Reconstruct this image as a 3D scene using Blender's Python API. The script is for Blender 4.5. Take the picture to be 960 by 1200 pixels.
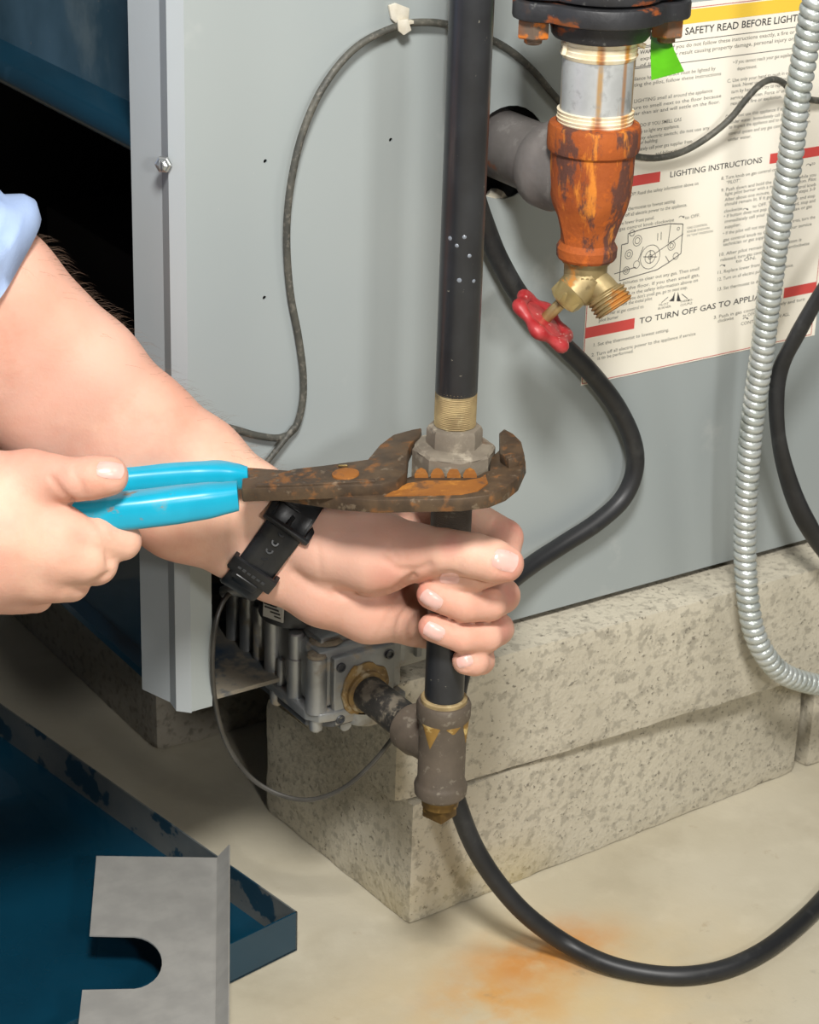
import bpy, bmesh, math, random
import numpy as np
from mathutils import Vector, Matrix, noise
from mathutils.bvhtree import BVHTree
from mathutils.geometry import tessellate_polygon

random.seed(7); np.random.seed(7)
scn = bpy.context.scene
for o in list(bpy.data.objects): bpy.data.objects.remove(o)
col = scn.collection

# ------------------------------------------------------------------ camera
# survey of the room: X runs along the furnace side panel, Y into the furnace, Z up; floor at Z = 0, side panel at Y = 0
F = 2684.0
CAM = np.array([-0.63433911, -1.17922139, 0.94506812])
MW = np.array([[0.83770446, -0.20079906, 0.50786905],
               [-0.54536695, -0.3565237, 0.75859458],
               [0.02874227, -0.91245306, -0.40817067]])
cd = bpy.data.cameras.new('camera'); cam = bpy.data.objects.new('camera', cd); col.objects.link(cam)
R = Matrix([[MW[i][0], -MW[i][1], -MW[i][2]] for i in range(3)])
cam.matrix_world = Matrix.Translation(CAM) @ R.to_4x4()
cd.sensor_fit = 'VERTICAL'; cd.sensor_height = 24.0; cd.lens = 24.0 * F / 1200.0
cd.clip_start = 0.05; cd.clip_end = 50
cd.dof.use_dof = True; cd.dof.focus_distance = 1.38; cd.dof.aperture_fstop = 20.0
scn.camera = cam

# ------------------------------------------------------------------ light
scn.view_settings.view_transform = 'Standard'; scn.view_settings.look = 'None'
scn.view_settings.gamma = 1.0; scn.view_settings.exposure = 0.0
scn.view_settings.use_curve_mapping = False
w = bpy.data.worlds.new('basement'); scn.world = w; w.use_nodes = True
w.node_tree.nodes['Background'].inputs[0].default_value = (0.95, 0.97, 1.0, 1)
w.node_tree.nodes['Background'].inputs[1].default_value = 0.05

def area(name, loc, target, size, power, color=(1, 1, 1)):
    l = bpy.data.lights.new(name, 'AREA'); l.shape = 'DISK'; l.size = size; l.energy = power; l.color = color
    o = bpy.data.objects.new(name, l); col.objects.link(o); o.location = loc
    o.rotation_euler = (Vector(target) - Vector(loc)).to_track_quat('-Z', 'Y').to_euler()
    return o
area('flash_softbox', (-0.44, -0.92, 1.54), (0.12, -0.05, 0.30), 0.26, 29, (1.0, 0.975, 0.935))
area('front_fill', (-0.30, -1.55, 1.02), (0.10, -0.10, 0.35), 0.15, 8, (1.0, 0.98, 0.95))  # unseen fill added beside the camera to brighten the gripping hand
area('right_fill', (0.75, -1.25, 1.8), (0.40, -0.05, 0.20), 0.5, 7, (1.0, 0.95, 0.88))  # unseen fill added on the right to lift label and block fronts

# ------------------------------------------------------------------ survey helpers
def ray(px, py): return MW @ np.array([(px - 480) / F, (py - 600) / F, 1.0])
def onY(px, py, v=0.0): r = ray(px, py); return CAM + r * (v - CAM[1]) / r[1]
def onZ(px, py, v=0.0): r = ray(px, py); return CAM + r * (v - CAM[2]) / r[2]
def onX(px, py, v=0.0): r = ray(px, py); return CAM + r * (v - CAM[0]) / r[0]
def atd(px, py, d): return CAM + ray(px, py) * d
def proj(P):
    q = (np.asarray(P) - CAM) @ MW
    return 480 + F * q[..., 0] / q[..., 2], 600 + F * q[..., 1] / q[..., 2], q[..., 2]
def dep(p): return float(proj(p)[2])
RIGHT, DOWN, FWD = MW[:, 0], MW[:, 1], MW[:, 2]

# ------------------------------------------------------------------ materials
def lin(h):
    h = h.lstrip('#'); c = [int(h[i:i + 2], 16) / 255 for i in (0, 2, 4)]
    return tuple(x / 12.92 if x < .04045 else ((x + .055) / 1.055) ** 2.4 for x in c) + (1,)
MATS = {}
def mat(name, base, rough=.5, metal=0., var=None, patches=(), bump=None, bump2=None, sss=0., coat=0., spec=.5, trans=0.):
    """var=(colour, noise scale, detail); patches: dicts with color, scale, lo, hi, optional stretch, at, r, rough, metal"""
    m = bpy.data.materials.new(name); MATS[name] = m; m.use_nodes = True
    nt = m.node_tree; N = nt.nodes; L = nt.links; b = N['Principled BSDF']
    tc = N.new('ShaderNodeTexCoord').outputs['Object']
    def nz(scale, detail=4, stretch=None, rough_=.55, dist=0.):
        n = N.new('ShaderNodeTexNoise'); n.inputs['Scale'].default_value = scale; n.inputs['Detail'].default_value = detail
        n.inputs['Roughness'].default_value = rough_; n.inputs['Distortion'].default_value = dist
        if stretch:
            mp = N.new('ShaderNodeMapping'); mp.inputs['Scale'].default_value = stretch
            L.new(tc, mp.inputs['Vector']); L.new(mp.outputs[0], n.inputs['Vector'])
        else: L.new(tc, n.inputs['Vector'])
        return n.outputs['Fac']
    def rng(sock, lo, hi):
        r = N.new('ShaderNodeMapRange'); r.interpolation_type = 'SMOOTHSTEP'
        r.inputs['From Min'].default_value = lo; r.inputs['From Max'].default_value = hi
        L.new(sock, r.inputs['Value']); return r.outputs[0]
    def mixc(fac, a, c):
        x = N.new('ShaderNodeMix'); x.data_type = 'RGBA'
        if isinstance(fac, float): x.inputs[0].default_value = fac
        else: L.new(fac, x.inputs[0])
        for s, v in ((x.inputs[6], a), (x.inputs[7], c)):
            if isinstance(v, tuple): s.default_value = v
            else: L.new(v, s)
        return x.outputs[2]
    def mixf(fac, a, c):
        x = N.new('ShaderNodeMix'); x.data_type = 'FLOAT'; L.new(fac, x.inputs[0])
        for s, v in ((x.inputs[2], a), (x.inputs[3], c)):
            if isinstance(v, (int, float)): s.default_value = v
            else: L.new(v, s)
        return x.outputs[0]
    c = lin(base); ro = rough; me = metal
    if var: c = mixc(rng(nz(var[1], var[2]), .3, .7), c, lin(var[0]))
    for p in patches:
        f = rng(nz(p.get('scale', 20), p.get('detail', 5), p.get('stretch'), p.get('nr', .6), p.get('dist', 0)), p['lo'], p['hi'])
        if 'at' in p:
            v = N.new('ShaderNodeVectorMath'); v.operation = 'SUBTRACT'; L.new(tc, v.inputs[0]); v.inputs[1].default_value = p['at']
            d = N.new('ShaderNodeVectorMath'); d.operation = 'DIVIDE'; L.new(v.outputs[0], d.inputs[0]); d.inputs[1].default_value = p['r']
            le = N.new('ShaderNodeVectorMath'); le.operation = 'LENGTH'; L.new(d.outputs[0], le.inputs[0])
            k = rng(le.outputs['Value'], 1.0, p.get('core', .2))
            mu = N.new('ShaderNodeMath'); mu.operation = 'MULTIPLY'; L.new(f, mu.inputs[0]); L.new(k, mu.inputs[1]); f = mu.outputs[0]
        if 'amt' in p:
            mu = N.new('ShaderNodeMath'); mu.operation = 'MULTIPLY'; L.new(f, mu.inputs[0]); mu.inputs[1].default_value = p['amt']; f = mu.outputs[0]
        c = mixc(f, c, lin(p['color']))
        if 'rough' in p: ro = mixf(f, ro, p['rough'])
        if 'metal' in p: me = mixf(f, me, p['metal'])
    def setv(sock, v):
        if isinstance(v, (int, float, tuple)): sock.default_value = v
        else: L.new(v, sock)
    setv(b.inputs['Base Color'], c); setv(b.inputs['Roughness'], ro); setv(b.inputs['Metallic'], me)
    b.inputs['Specular IOR Level'].default_value = spec
    b.inputs['Coat Weight'].default_value = coat; b.inputs['Transmission Weight'].default_value = trans
    if sss:
        b.inputs['Subsurface Weight'].default_value = sss; b.inputs['Subsurface Radius'].default_value = (1., .35, .2)
        b.inputs['Subsurface Scale'].default_value = .006
    nor = None
    for bp in (bump, bump2):
        if not bp: continue
        bn = N.new('ShaderNodeBump'); bn.inputs['Strength'].default_value = bp[1]; bn.inputs['Distance'].default_value = bp[2]
        L.new(nz(bp[0], bp[3] if len(bp) > 3 else 5), bn.inputs['Height'])
        if nor: L.new(nor, bn.inputs['Normal'])
        nor = bn.outputs[0]
    if nor: L.new(nor, b.inputs['Normal'])
    return m

P = dict
def LJ0(px, py, wmm): return atd(px, py, 1.261 + .0002195 * py + wmm * .001) - np.array([-.45, 0, 0])
mat('panel_grey', '#9fa6a5', .42, .0, ('#99a1a2', 3, 3), [
    P(color='#c9c6ba', scale=160, lo=.74, hi=.77, amt=.7), P(color='#8a6a50', scale=95, lo=.775, hi=.80, amt=.6),
    P(color='#c4c6c2', scale=14, lo=.62, hi=.75, amt=.35)], bump=(6, .04, .01))
mat('flange_grey', '#a8aeb0', .40, .0, ('#a0a6a9', 6, 3), [P(color='#8a5a34', scale=60, lo=.55, hi=.62, at=(-.01, .012, .2), r=(.03, .03, .018), core=.3)])
mat('blue_paint', '#0a3346', .30, .0, ('#092c3c', 8, 4), [P(color='#8b8a80', scale=300, lo=.72, hi=.76, amt=.5), P(color='#35556a', scale=25, lo=.6, hi=.8, amt=.35)], coat=.3)
mat('blue_paint_worn', '#0a3b50', .24, .0, ('#093346', 9, 4), [P(color='#8b8a80', scale=320, lo=.74, hi=.77, amt=.6)], coat=.4)
mat('blue_sheen_dust', '#48667a', .45, 0, ('#2b4858', 10, 4), [P(color='#6d7d84', scale=14, lo=.5, hi=.75, amt=.6), P(color='#8b8a80', scale=300, lo=.7, hi=.74, amt=.6)])  # lighter blue stands in for the sloped front's grey reflection, plus dust specks
mat('blue_dusty', '#24435a', .6, .0, ('#7a7263', 22, 6), [P(color='#8d8473', scale=50, lo=.45, hi=.62, amt=.9)])
mat('rim_reflection', '#6a6c68', .45, 0., ('#51595c', 14, 5), [P(color='#0b3548', scale=26, lo=.55, hi=.58, amt=.9)])  # grey reflection painted on the rim, its blue paint showing in patches
mat('black_inside', '#0b0c0d', .8)
mat('brown_inside', '#160e0a', .85, 0, ('#0e0907', 20, 4))
mat('concrete_block', '#bdb6a4', .92, 0, ('#cac3b0', 9, 5), [
    P(color='#9d9788', scale=140, lo=.50, hi=.62, amt=.7), P(color='#6f6a5f', scale=260, lo=.60, hi=.67, amt=.8),
    P(color='#c9c2af', scale=30, lo=.55, hi=.75, amt=.6), P(color='#b8a468', scale=12, lo=.35, hi=.7, at=(.20, -.05, 0.0), r=(.10, .2, .06), core=.3, amt=.55)],
    bump=(260, .32, .003), bump2=(60, .15, .004))
mat('concrete_shade', '#8d8778', .95, 0, ('#9f988a', 12, 5), [P(color='#6a655a', scale=120, lo=.5, hi=.65, amt=.7)], bump=(240, .5, .003))  # darker copy of the block concrete, shade under the furnace in its colour
mat('floor_concrete', '#c6bfab', .62, 0, ('#b8b09a', 5, 6), [
    P(color='#a9a08a', scale=9, lo=.52, hi=.72, amt=.55), P(color='#d2cbb7', scale=24, lo=.52, hi=.76, amt=.35),
    P(color='#d0b683', scale=7, lo=.25, hi=.65, at=(.17, -.16, 0), r=(.24, .15, .1), core=.1, amt=.75),
    P(color='#c9822c', scale=16, lo=.28, hi=.66, at=(.205, -.115, 0), r=(.10, .058, .1), core=.05, amt=.95),
    P(color='#cf9443', scale=22, lo=.38, hi=.68, at=(.15, -.14, 0), r=(.085, .07, .1), core=.0, amt=.75),
    P(color='#eceae0', scale=90, lo=.52, hi=.58, at=(.145, -.245, 0), r=(.07, .03, .1), core=.2, amt=.9),
    P(color='#a08a68', scale=26, lo=.66, hi=.72, amt=.35), P(color='#7c786c', scale=55, lo=.60, hi=.68, at=(.30, -.25, 0), r=(.1, .06, .1), core=.3, amt=.6)],
    bump=(35, .12, .004), bump2=(220, .08, .002))
mat('black_pipe', '#2a2b2e', .32, .25, ('#34363a', 30, 4), [
    P(color='#5a5a58', scale=60, stretch=(1, 1, .12), lo=.58, hi=.75, amt=.5), P(color='#a8a595', scale=220, lo=.70, hi=.74, amt=.6, rough=.8),
    P(color='#bdb18c', scale=70, lo=.50, hi=.6, at=(0, 0, .225), r=(.03, .03, .03), core=.3, amt=.8, rough=.9)], bump=(120, .12, .001))
mat('dusty_black', '#2c2b29', .6, .1, ('#3a3733', 40, 5), [P(color='#7d7465', scale=85, lo=.50, hi=.64, amt=.8, rough=.95), P(color='#9a907e', scale=200, lo=.6, hi=.68, amt=.6)], bump=(160, .5, .0015))
mat('thread_dope', '#b7a377', .7, .1, ('#8a7753', 60, 4), [P(color='#ddd1a6', scale=80, lo=.55, hi=.7, amt=.8), P(color='#57503f', scale=50, lo=.55, hi=.66, amt=.7)])
mat('dusty_iron', '#857c6d', .8, .15, ('#6b6256', 40, 5), [P(color='#a59c8b', scale=90, lo=.5, hi=.65, amt=.8), P(color='#5a3f28', scale=35, lo=.58, hi=.68, amt=.7)], bump=(200, .3, .001))
mat('iron_brown', '#5d544a', .6, .3, ('#6b6054', 50, 5), [P(color='#8e8677', scale=150, lo=.58, hi=.66, amt=.6)], bump=(260, .25, .001))
mat('sealant', '#a07c3c', .6, 0, ('#8a6a30', 60, 4), [P(color='#d3b878', scale=90, lo=.55, hi=.65)], bump=(150, .4, .001))
mat('sealant_dusty', '#8c7040', .75, 0, ('#6b573a', 90, 6), [P(color='#a99a7c', scale=120, lo=.52, hi=.64, amt=.8)], bump=(190, .5, .0012))
mat('brass_plug', '#7d6233', .45, .6, ('#5b4524', 60, 4), [P(color='#b08c4a', scale=90, lo=.55, hi=.7)])
mat('rust', '#a9561c', .8, .05, ('#8e4216', 30, 6), [
    P(color='#4f352f', scale=42, stretch=(1, 1, .38), lo=.49, hi=.55, amt=.88, detail=8, nr=.65), P(color='#d8842a', scale=75, stretch=(1, 1, .25), lo=.57, hi=.66, amt=.85),
    P(color='#c9661a', scale=120, lo=.55, hi=.7, amt=.6)], bump=(90, .5, .002), bump2=(350, .3, .001))
mat('black_rust', '#36373a', .5, .2, ('#2a2a2c', 30, 5), [P(color='#9a4f1e', scale=34, stretch=(1, 1, 2.2), lo=.57, hi=.66, amt=.95, rough=.85), P(color='#6b4a2c', scale=20, lo=.58, hi=.7, amt=.7), P(color='#7b7b78', scale=150, lo=.62, hi=.7, amt=.5)], bump=(110, .4, .0015))
mat('bolt_rust', '#8a4c1d', .75, .1, ('#6b5a4c', 60, 5), [P(color='#d0741c', scale=70, lo=.52, hi=.62, amt=.9)], bump=(150, .4, .001))
mat('galvanized', '#b9bcbc', .38, .4, ('#cfd2d2', 35, 4), [P(color='#a8803e', scale=40, lo=.15, hi=.4, at=(-.0123, -.0184, .12), r=(.0026, .0026, .05), core=.3, amt=.85, rough=.7), P(color='#a8743a', scale=40, lo=.2, hi=.5, at=(.0035, -.0217, .12), r=(.0024, .0024, .05), core=.3, amt=.8, rough=.7), P(color='#8a8c8c', scale=70, lo=.5, hi=.65, amt=.6), P(color='#b08a4a', scale=75, stretch=(1, 1, .05), lo=.56, hi=.64, amt=.8, rough=.7)], bump=(180, .1, .001))
mat('seal_tape', '#efe6cf', .6, 0, ('#e2d3b0', 70, 4), [P(color='#9a5a24', scale=40, lo=.15, hi=.4, at=(-.0126, -.0188, .12), r=(.0035, .0035, .05), core=.3, amt=.9), P(color='#a8602a', scale=40, lo=.15, hi=.4, at=(.0036, -.0224, .12), r=(.003, .003, .05), core=.3, amt=.85), P(color='#a8541e', scale=40, lo=.2, hi=.4, at=(-.0126, -.0188, .0915), r=(.009, .009, .008), core=.3, amt=.9), P(color='#c98f3c', scale=50, stretch=(1, 1, .1), lo=.56, hi=.64, amt=.9)], bump=(260, .2, .001))
mat('grey_iron', '#6f6a67', .55, .35, ('#7d7875', 40, 5), [P(color='#9a5a30', scale=45, lo=.60, hi=.68, amt=.7), P(color='#918d89', scale=100, lo=.58, hi=.68, amt=.6)], bump=(170, .25, .001))
mat('brass', '#a8966c', .5, .5, ('#8d7c56', 60, 4), [P(color='#b5762a', scale=45, lo=.52, hi=.62, amt=.9, rough=.8, metal=.1), P(color='#6a5a3c', scale=70, lo=.60, hi=.7, amt=.7)], bump=(160, .2, .001))
mat('brass_bright', '#b8a678', .38, .7, ('#a8925c', 60, 4), [P(color='#a06a2a', scale=70, lo=.62, hi=.7, amt=.7)])
mat('red_paint', '#9c2226', .45, 0, ('#b03c3e', 120, 4), [P(color='#7d3a34', scale=80, lo=.58, hi=.68, amt=.7), P(color='#d8a8a0', scale=160, lo=.62, hi=.68, amt=.7)], bump=(180, .3, .001))
mat('cast_aluminium', '#a4a6a6', .42, .75, ('#8f9192', 30, 4), [P(color='#8f8470', scale=45, lo=.54, hi=.68, amt=.8, rough=.9, metal=.1)], bump=(220, .15, .001))
mat('dust', '#958a77', .95, 0, ('#7d7363', 70, 6), bump=(300, .7, .002))
mat('dark_steel', '#55575a', .45, .5, ('#47494c', 40, 4))
mat('black_plastic', '#17181a', .38, 0, ('#1e1f21', 80, 4), bump=(400, .15, .0005))
mat('rubber_black', '#1d1e20', .45, 0, ('#292a2c', 25, 4), [P(color='#3a3b3b', scale=60, lo=.55, hi=.7, amt=.5), P(color='#b0aea4', scale=260, lo=.76, hi=.78, amt=.7)])
mat('wire_dusty', '#3f403c', .6, 0, ('#55544c', 40, 4), [P(color='#77736a', scale=320, lo=.50, hi=.66, amt=.6)])
mat('wire_clear', '#4c4a45', .35, 0, ('#3a3834', 40, 4))
mat('steel_conduit', '#c9cecc', .32, .45, ('#b8bfbb', 30, 4), [P(color='#8c9289', scale=70, lo=.56, hi=.7, amt=.7), P(color='#8d8b7c', scale=40, lo=.5, hi=.7, at=(.40, -.05, .16), r=(.25, .2, .12), core=.3, amt=.6, rough=.6)])
mat('clip_white', '#ded9cb', .5, 0, ('#c9c2af', 90, 4))
mat('label_paper', '#faf5e8', .5, 0, ('#f4eedd', 6, 4))
mat('label_yellow', '#f2cb4a', .5); mat('label_red', '#d8524d', .5); mat('label_redline', '#c4605c', .5)
mat('ink_dark', '#3a3a3c', .6); mat('ink_soft', '#77756d', .7); mat('ink_line', '#5a5a58', .7)
mat('green_tape', '#5fbb1e', .5, 0, ('#57ae1a', 60, 3), trans=0.)
mat('zinc', '#c5c8c8', .3, .8, ('#9fa2a0', 60, 3))
mat('sheet_metal', '#d2d1cb', .46, .55, ('#c2c1bc', 40, 4), [P(color='#c0c0bb', scale=20, stretch=(1, 8, 1), lo=.5, hi=.7, amt=.3)], bump=(500, .05, .0005))
mat('pliers_steel', '#66533f', .5, .4, ('#4a3d31', 60, 6), [P(color='#8a5a2c', scale=95, lo=.53, hi=.66, amt=.7, rough=.8, metal=.1, detail=8), P(color='#8a7a66', scale=130, lo=.60, hi=.68, amt=.6)], bump=(170, .25, .001))
mat('pliers_rust', '#9a6228', .7, .1, ('#8c5620', 50, 5), [P(color='#b87a2e', scale=80, lo=.5, hi=.65, amt=.8), P(color='#5c4330', scale=70, lo=.55, hi=.66, amt=.8)], bump=(170, .3, .001))
mat('handle_blue', '#0c9dbd', .33, 0, ('#12a6c6', 40, 4), [P(color='#8a6f52', scale=90, stretch=(.4, 1, 1), lo=.62, hi=.68, amt=.8, rough=.8), P(color='#6f9aa2', scale=40, lo=.58, hi=.7, amt=.5)])
mat('skin', '#dcae9a', .54, 0, ('#d59e88', 14, 5), [P(color='#cf8a70', scale=22, lo=.52, hi=.72, amt=.40), P(color='#ecc6ab', scale=9, lo=.5, hi=.7, amt=.5), P(color='#a9674a', scale=130, lo=.75, hi=.78, amt=.5), P(color='#d58a7c', scale=30, lo=.2, hi=.5, at=tuple(LJ0(595, 662, -40)), r=(0.016, 0.016, 0.016), core=.2, amt=.55), P(color='#d58a7c', scale=30, lo=.2, hi=.5, at=tuple(LJ0(600, 700, -5)), r=(0.016, 0.016, 0.016), core=.2, amt=.55), P(color='#d58a7c', scale=30, lo=.2, hi=.5, at=tuple(LJ0(492, 698, -28)), r=(0.012, 0.012, 0.012), core=.2, amt=.55), P(color='#d58a7c', scale=30, lo=.2, hi=.5, at=tuple(LJ0(493, 738, -28)), r=(0.012, 0.012, 0.012), core=.2, amt=.55), P(color='#d58a7c', scale=30, lo=.2, hi=.5, at=tuple(LJ0(590, 740, -5)), r=(0.014, 0.014, 0.014), core=.2, amt=.55), P(color='#d58a7c', scale=30, lo=.2, hi=.5, at=tuple(LJ0(600, 620, 10)), r=(0.02, 0.02, 0.02), core=.2, amt=.55), P(color='#d58a7c', scale=30, lo=.2, hi=.5, at=tuple(LJ0(530, 640, -35)), r=(0.012, 0.012, 0.012), core=.2, amt=.55), P(color='#d58a7c', scale=30, lo=.2, hi=.5, at=tuple(LJ0(450, 668, -25)), r=(0.016, 0.016, 0.016), core=.2, amt=.55)], bump=(520, .22, .0008), bump2=(120, .16, .0012), sss=.18, spec=.28)
mat('nail', '#e0aea2', .28, 0, ('#e6bab0', 60, 3), sss=.1)
mat('hair_brown', '#5e4632', .6)
mat('shirt_blue', '#a3b8dc', .85, 0, ('#97add4', 12, 4), bump=(900, .25, .0006), bump2=(30, .2, .004))
mat('trouser_navy', '#2a3040', .9)
mat('boot_black', '#1c1a18', .6)
mat('dried_drop', '#767c84', .25)
mat('sticker_white', '#d8d8d4', .45)

# ------------------------------------------------------------------ geometry helpers (each returns (verts, faces))
def unit(v): v = np.asarray(v, float); return v / (np.linalg.norm(v) + 1e-12)
def frame(d):
    d = unit(d); a = np.array([0, 0, 1.]) if abs(d[2]) < .9 else np.array([1., 0, 0])
    u = unit(np.cross(a, d)); return u, np.cross(d, u), d
def join(*gs):
    V, Fc = [], []
    for v, f in gs:
        o = len(V); V += [tuple(x) for x in v]; Fc += [tuple(i + o for i in q) for q in f]
    return V, Fc
def lathe(base, d, prof, n=32, ang0=0., uv=None):
    """prof: list of (distance along d, radius); closed at both ends"""
    u, v, d = frame(d) if uv is None else (unit(uv), unit(np.cross(unit(d), unit(uv))), unit(d))
    base = np.asarray(base, float); V, Fc = [], []
    for t, r in prof:
        for k in range(n):
            a = ang0 + 2 * math.pi * k / n
            V.append(base + d * t + (u * math.cos(a) + v * math.sin(a)) * max(r, 1e-5))
    m = len(prof)
    for i in range(m - 1):
        for k in range(n):
            k2 = (k + 1) % n; Fc.append((i * n + k, i * n + k2, (i + 1) * n + k2, (i + 1) * n + k))
    Fc.append(tuple(range(n - 1, -1, -1))); Fc.append(tuple((m - 1) * n + k for k in range(n)))
    return V, Fc
def ring(base, d, ro, ri, h, n=32):
    """a collar with a hole"""
    u, v, d = frame(d); base = np.asarray(base, float); V, Fc = [], []
    c = min(.0012, h * .2)
    prof = [(0, ri), (0, ro - c), (c, ro), (h - c, ro), (h, ro - c), (h, ri)]
    for t, r in prof:
        for k in range(n):
            a = 2 * math.pi * k / n; V.append(base + d * t + (u * math.cos(a) + v * math.sin(a)) * r)
    m = len(prof)
    for i in range(m):
        j = (i + 1) % m
        for k in range(n):
            k2 = (k + 1) % n; Fc.append((i * n + k, i * n + k2, j * n + k2, j * n + k))
    return V, Fc
def catmull(pts, step=.004):
    p = np.asarray(pts, float); p = np.vstack([2 * p[0] - p[1], p, 2 * p[-1] - p[-2]]); out = []
    for i in range(1, len(p) - 2):
        n = max(2, int(np.linalg.norm(p[i + 1] - p[i]) / step))
        for t in np.arange(n) / n:
            out.append(.5 * ((2 * p[i]) + (-p[i - 1] + p[i + 1]) * t + (2 * p[i - 1] - 5 * p[i] + 4 * p[i + 1] - p[i + 2]) * t * t + (-p[i - 1] + 3 * p[i] - 3 * p[i + 1] + p[i + 2]) * t ** 3))
    out.append(p[-2]); return np.array(out)
def sweep(path, rad, n=14, flat=None, twist=None):
    """rad: number or per-point list; flat: per-point scale of the second axis"""
    path = np.asarray(path); m = len(path)
    T = np.gradient(path, axis=0); T /= np.linalg.norm(T, axis=1)[:, None]
    u = frame(T[0])[0]; V, Fc = [], []
    for i in range(m):
        u = unit(u - T[i] * (u @ T[i])); v = np.cross(T[i], u)
        uu, vv = u, v
        if twist is not None: a = twist[i]; uu = u * math.cos(a) + v * math.sin(a); vv = -u * math.sin(a) + v * math.cos(a)
        for k in range(n):
            a = 2 * math.pi * k / n
            r = rad if np.isscalar(rad) else (rad[i] if np.ndim(rad[i]) == 0 else rad[i][k])
            V.append(path[i] + uu * (r * math.cos(a)) + vv * (r * math.sin(a) * (1 if flat is None else flat[i])))
    for i in range(m - 1):
        for k in range(n):
            k2 = (k + 1) % n; Fc.append((i * n + k, i * n + k2, (i + 1) * n + k2, (i + 1) * n + k))
    Fc.append(tuple(range(n - 1, -1, -1))); Fc.append(tuple((m - 1) * n + k for k in range(n)))
    return V, Fc
def prism(poly, ext):
    """poly: 3D points of one face; ext: extrusion vector (or list of vectors)"""
    poly = [np.asarray(p, float) for p in poly]; n = len(poly); ext = np.asarray(ext)
    V = poly + [p + ext for p in poly]
    tri = [tuple(t) for t in tessellate_polygon([[Vector(p) for p in poly]])]
    Fc = tri + [tuple(i + n for i in reversed(t)) for t in tri]
    Fc += [(i, i + n, (i + 1) % n + n, (i + 1) % n) for i in range(n)]
    return V, Fc
def box(lo, hi, bevel=0.):
    lo, hi = np.minimum(lo, hi), np.maximum(lo, hi)
    V = [(x, y, z) for x in (lo[0], hi[0]) for y in (lo[1], hi[1]) for z in (lo[2], hi[2])]
    Fc = [(0, 1, 3, 2), (4, 6, 7, 5), (0, 4, 5, 1), (2, 3, 7, 6), (0, 2, 6, 4), (1, 5, 7, 3)]
    if bevel: return bev((V, Fc), bevel)
    return V, Fc
def bev(g, w, seg=2, ang=30):
    bm = bmesh.new(); vs = [bm.verts.new(v) for v in g[0]]
    for f in g[1]:
        try: bm.faces.new([vs[i] for i in f])
        except ValueError: pass
    bmesh.ops.recalc_face_normals(bm, faces=bm.faces)
    bmesh.ops.dissolve_limit(bm, angle_limit=math.radians(2), verts=bm.verts, edges=bm.edges)
    es = [e for e in bm.edges if len(e.link_faces) == 2 and e.calc_face_angle(0) > math.radians(ang)]
    bmesh.ops.bevel(bm, geom=es, offset=w, segments=seg, affect='EDGES', profile=.5)
    bm.verts.index_update(); V = [tuple(v.co) for v in bm.verts]; Fc = [tuple(v.index for v in f.verts) for f in bm.faces]
    bm.free(); return V, Fc
def xf(g, m): return [tuple(m @ Vector(v)) for v in g[0]], g[1]
def obox(c, ax, ay, az, hx, hy, hz, bevel=0.):
    g = box((-hx, -hy, -hz), (hx, hy, hz), bevel)
    ax, ay, az = unit(ax), unit(ay), unit(az)
    return [tuple(np.asarray(c) + ax * v[0] + ay * v[1] + az * v[2]) for v in g[0]], g[1]

def thing(name, label, cat, loc=(0, 0, 0), group=None):
    o = bpy.data.objects.new(name, None); col.objects.link(o); o.location = loc; o.empty_display_size = .05
    o['label'] = label; o['category'] = cat; o['origin'] = [float(x) for x in loc]
    if group: o['group'] = group
    return o
def part(name, g, m, parent=None, smooth=True, ang=35, label=None, cat=None, kind=None, group=None, origin=None, fix=True):
    me = bpy.data.meshes.new(name)
    org = np.array(parent['origin']) if parent is not None else np.array(origin if origin is not None else (0, 0, 0), float)
    V = np.asarray(g[0], float) - org
    me.from_pydata(V.tolist(), [], [list(f) for f in g[1]]); 
    if fix:
        bm = bmesh.new(); bm.from_mesh(me); bmesh.ops.recalc_face_normals(bm, faces=bm.faces); bm.to_mesh(me); bm.free()
    if smooth:
        me.polygons.foreach_set('use_smooth', [True] * len(me.polygons)); me.set_sharp_from_angle(angle=math.radians(ang))
    me.materials.append(MATS[m]); me.update()
    o = bpy.data.objects.new(name, me); col.objects.link(o)
    if parent is not None: o.parent = parent
    else: o.location = org
    o['origin'] = org.tolist()
    if label: o['label'] = label
    if cat: o['category'] = cat
    if kind: o['kind'] = kind
    if group: o['group'] = group
    return o
def tag(o, label, cat, group=None):
    o['label'] = label; o['category'] = cat
    if group: o['group'] = group
def path(pts):
    """pts: (px, py, spec) with spec ('Y',v) ('Z',v) ('d',v) or None = depth interpolated between neighbours"""
    D = []
    for p in pts:
        s = p[2] if len(p) > 2 else None
        D.append(None if s is None else dep({'Y': onY, 'Z': onZ, 'd': atd, 'X': onX}[s[0]](p[0], p[1], s[1])))
    idx = [i for i, d in enumerate(D) if d is not None]
    D = np.interp(range(len(D)), idx, [D[i] for i in idx])
    return [atd(p[0], p[1], d) for p, d in zip(pts, D)]

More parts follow.
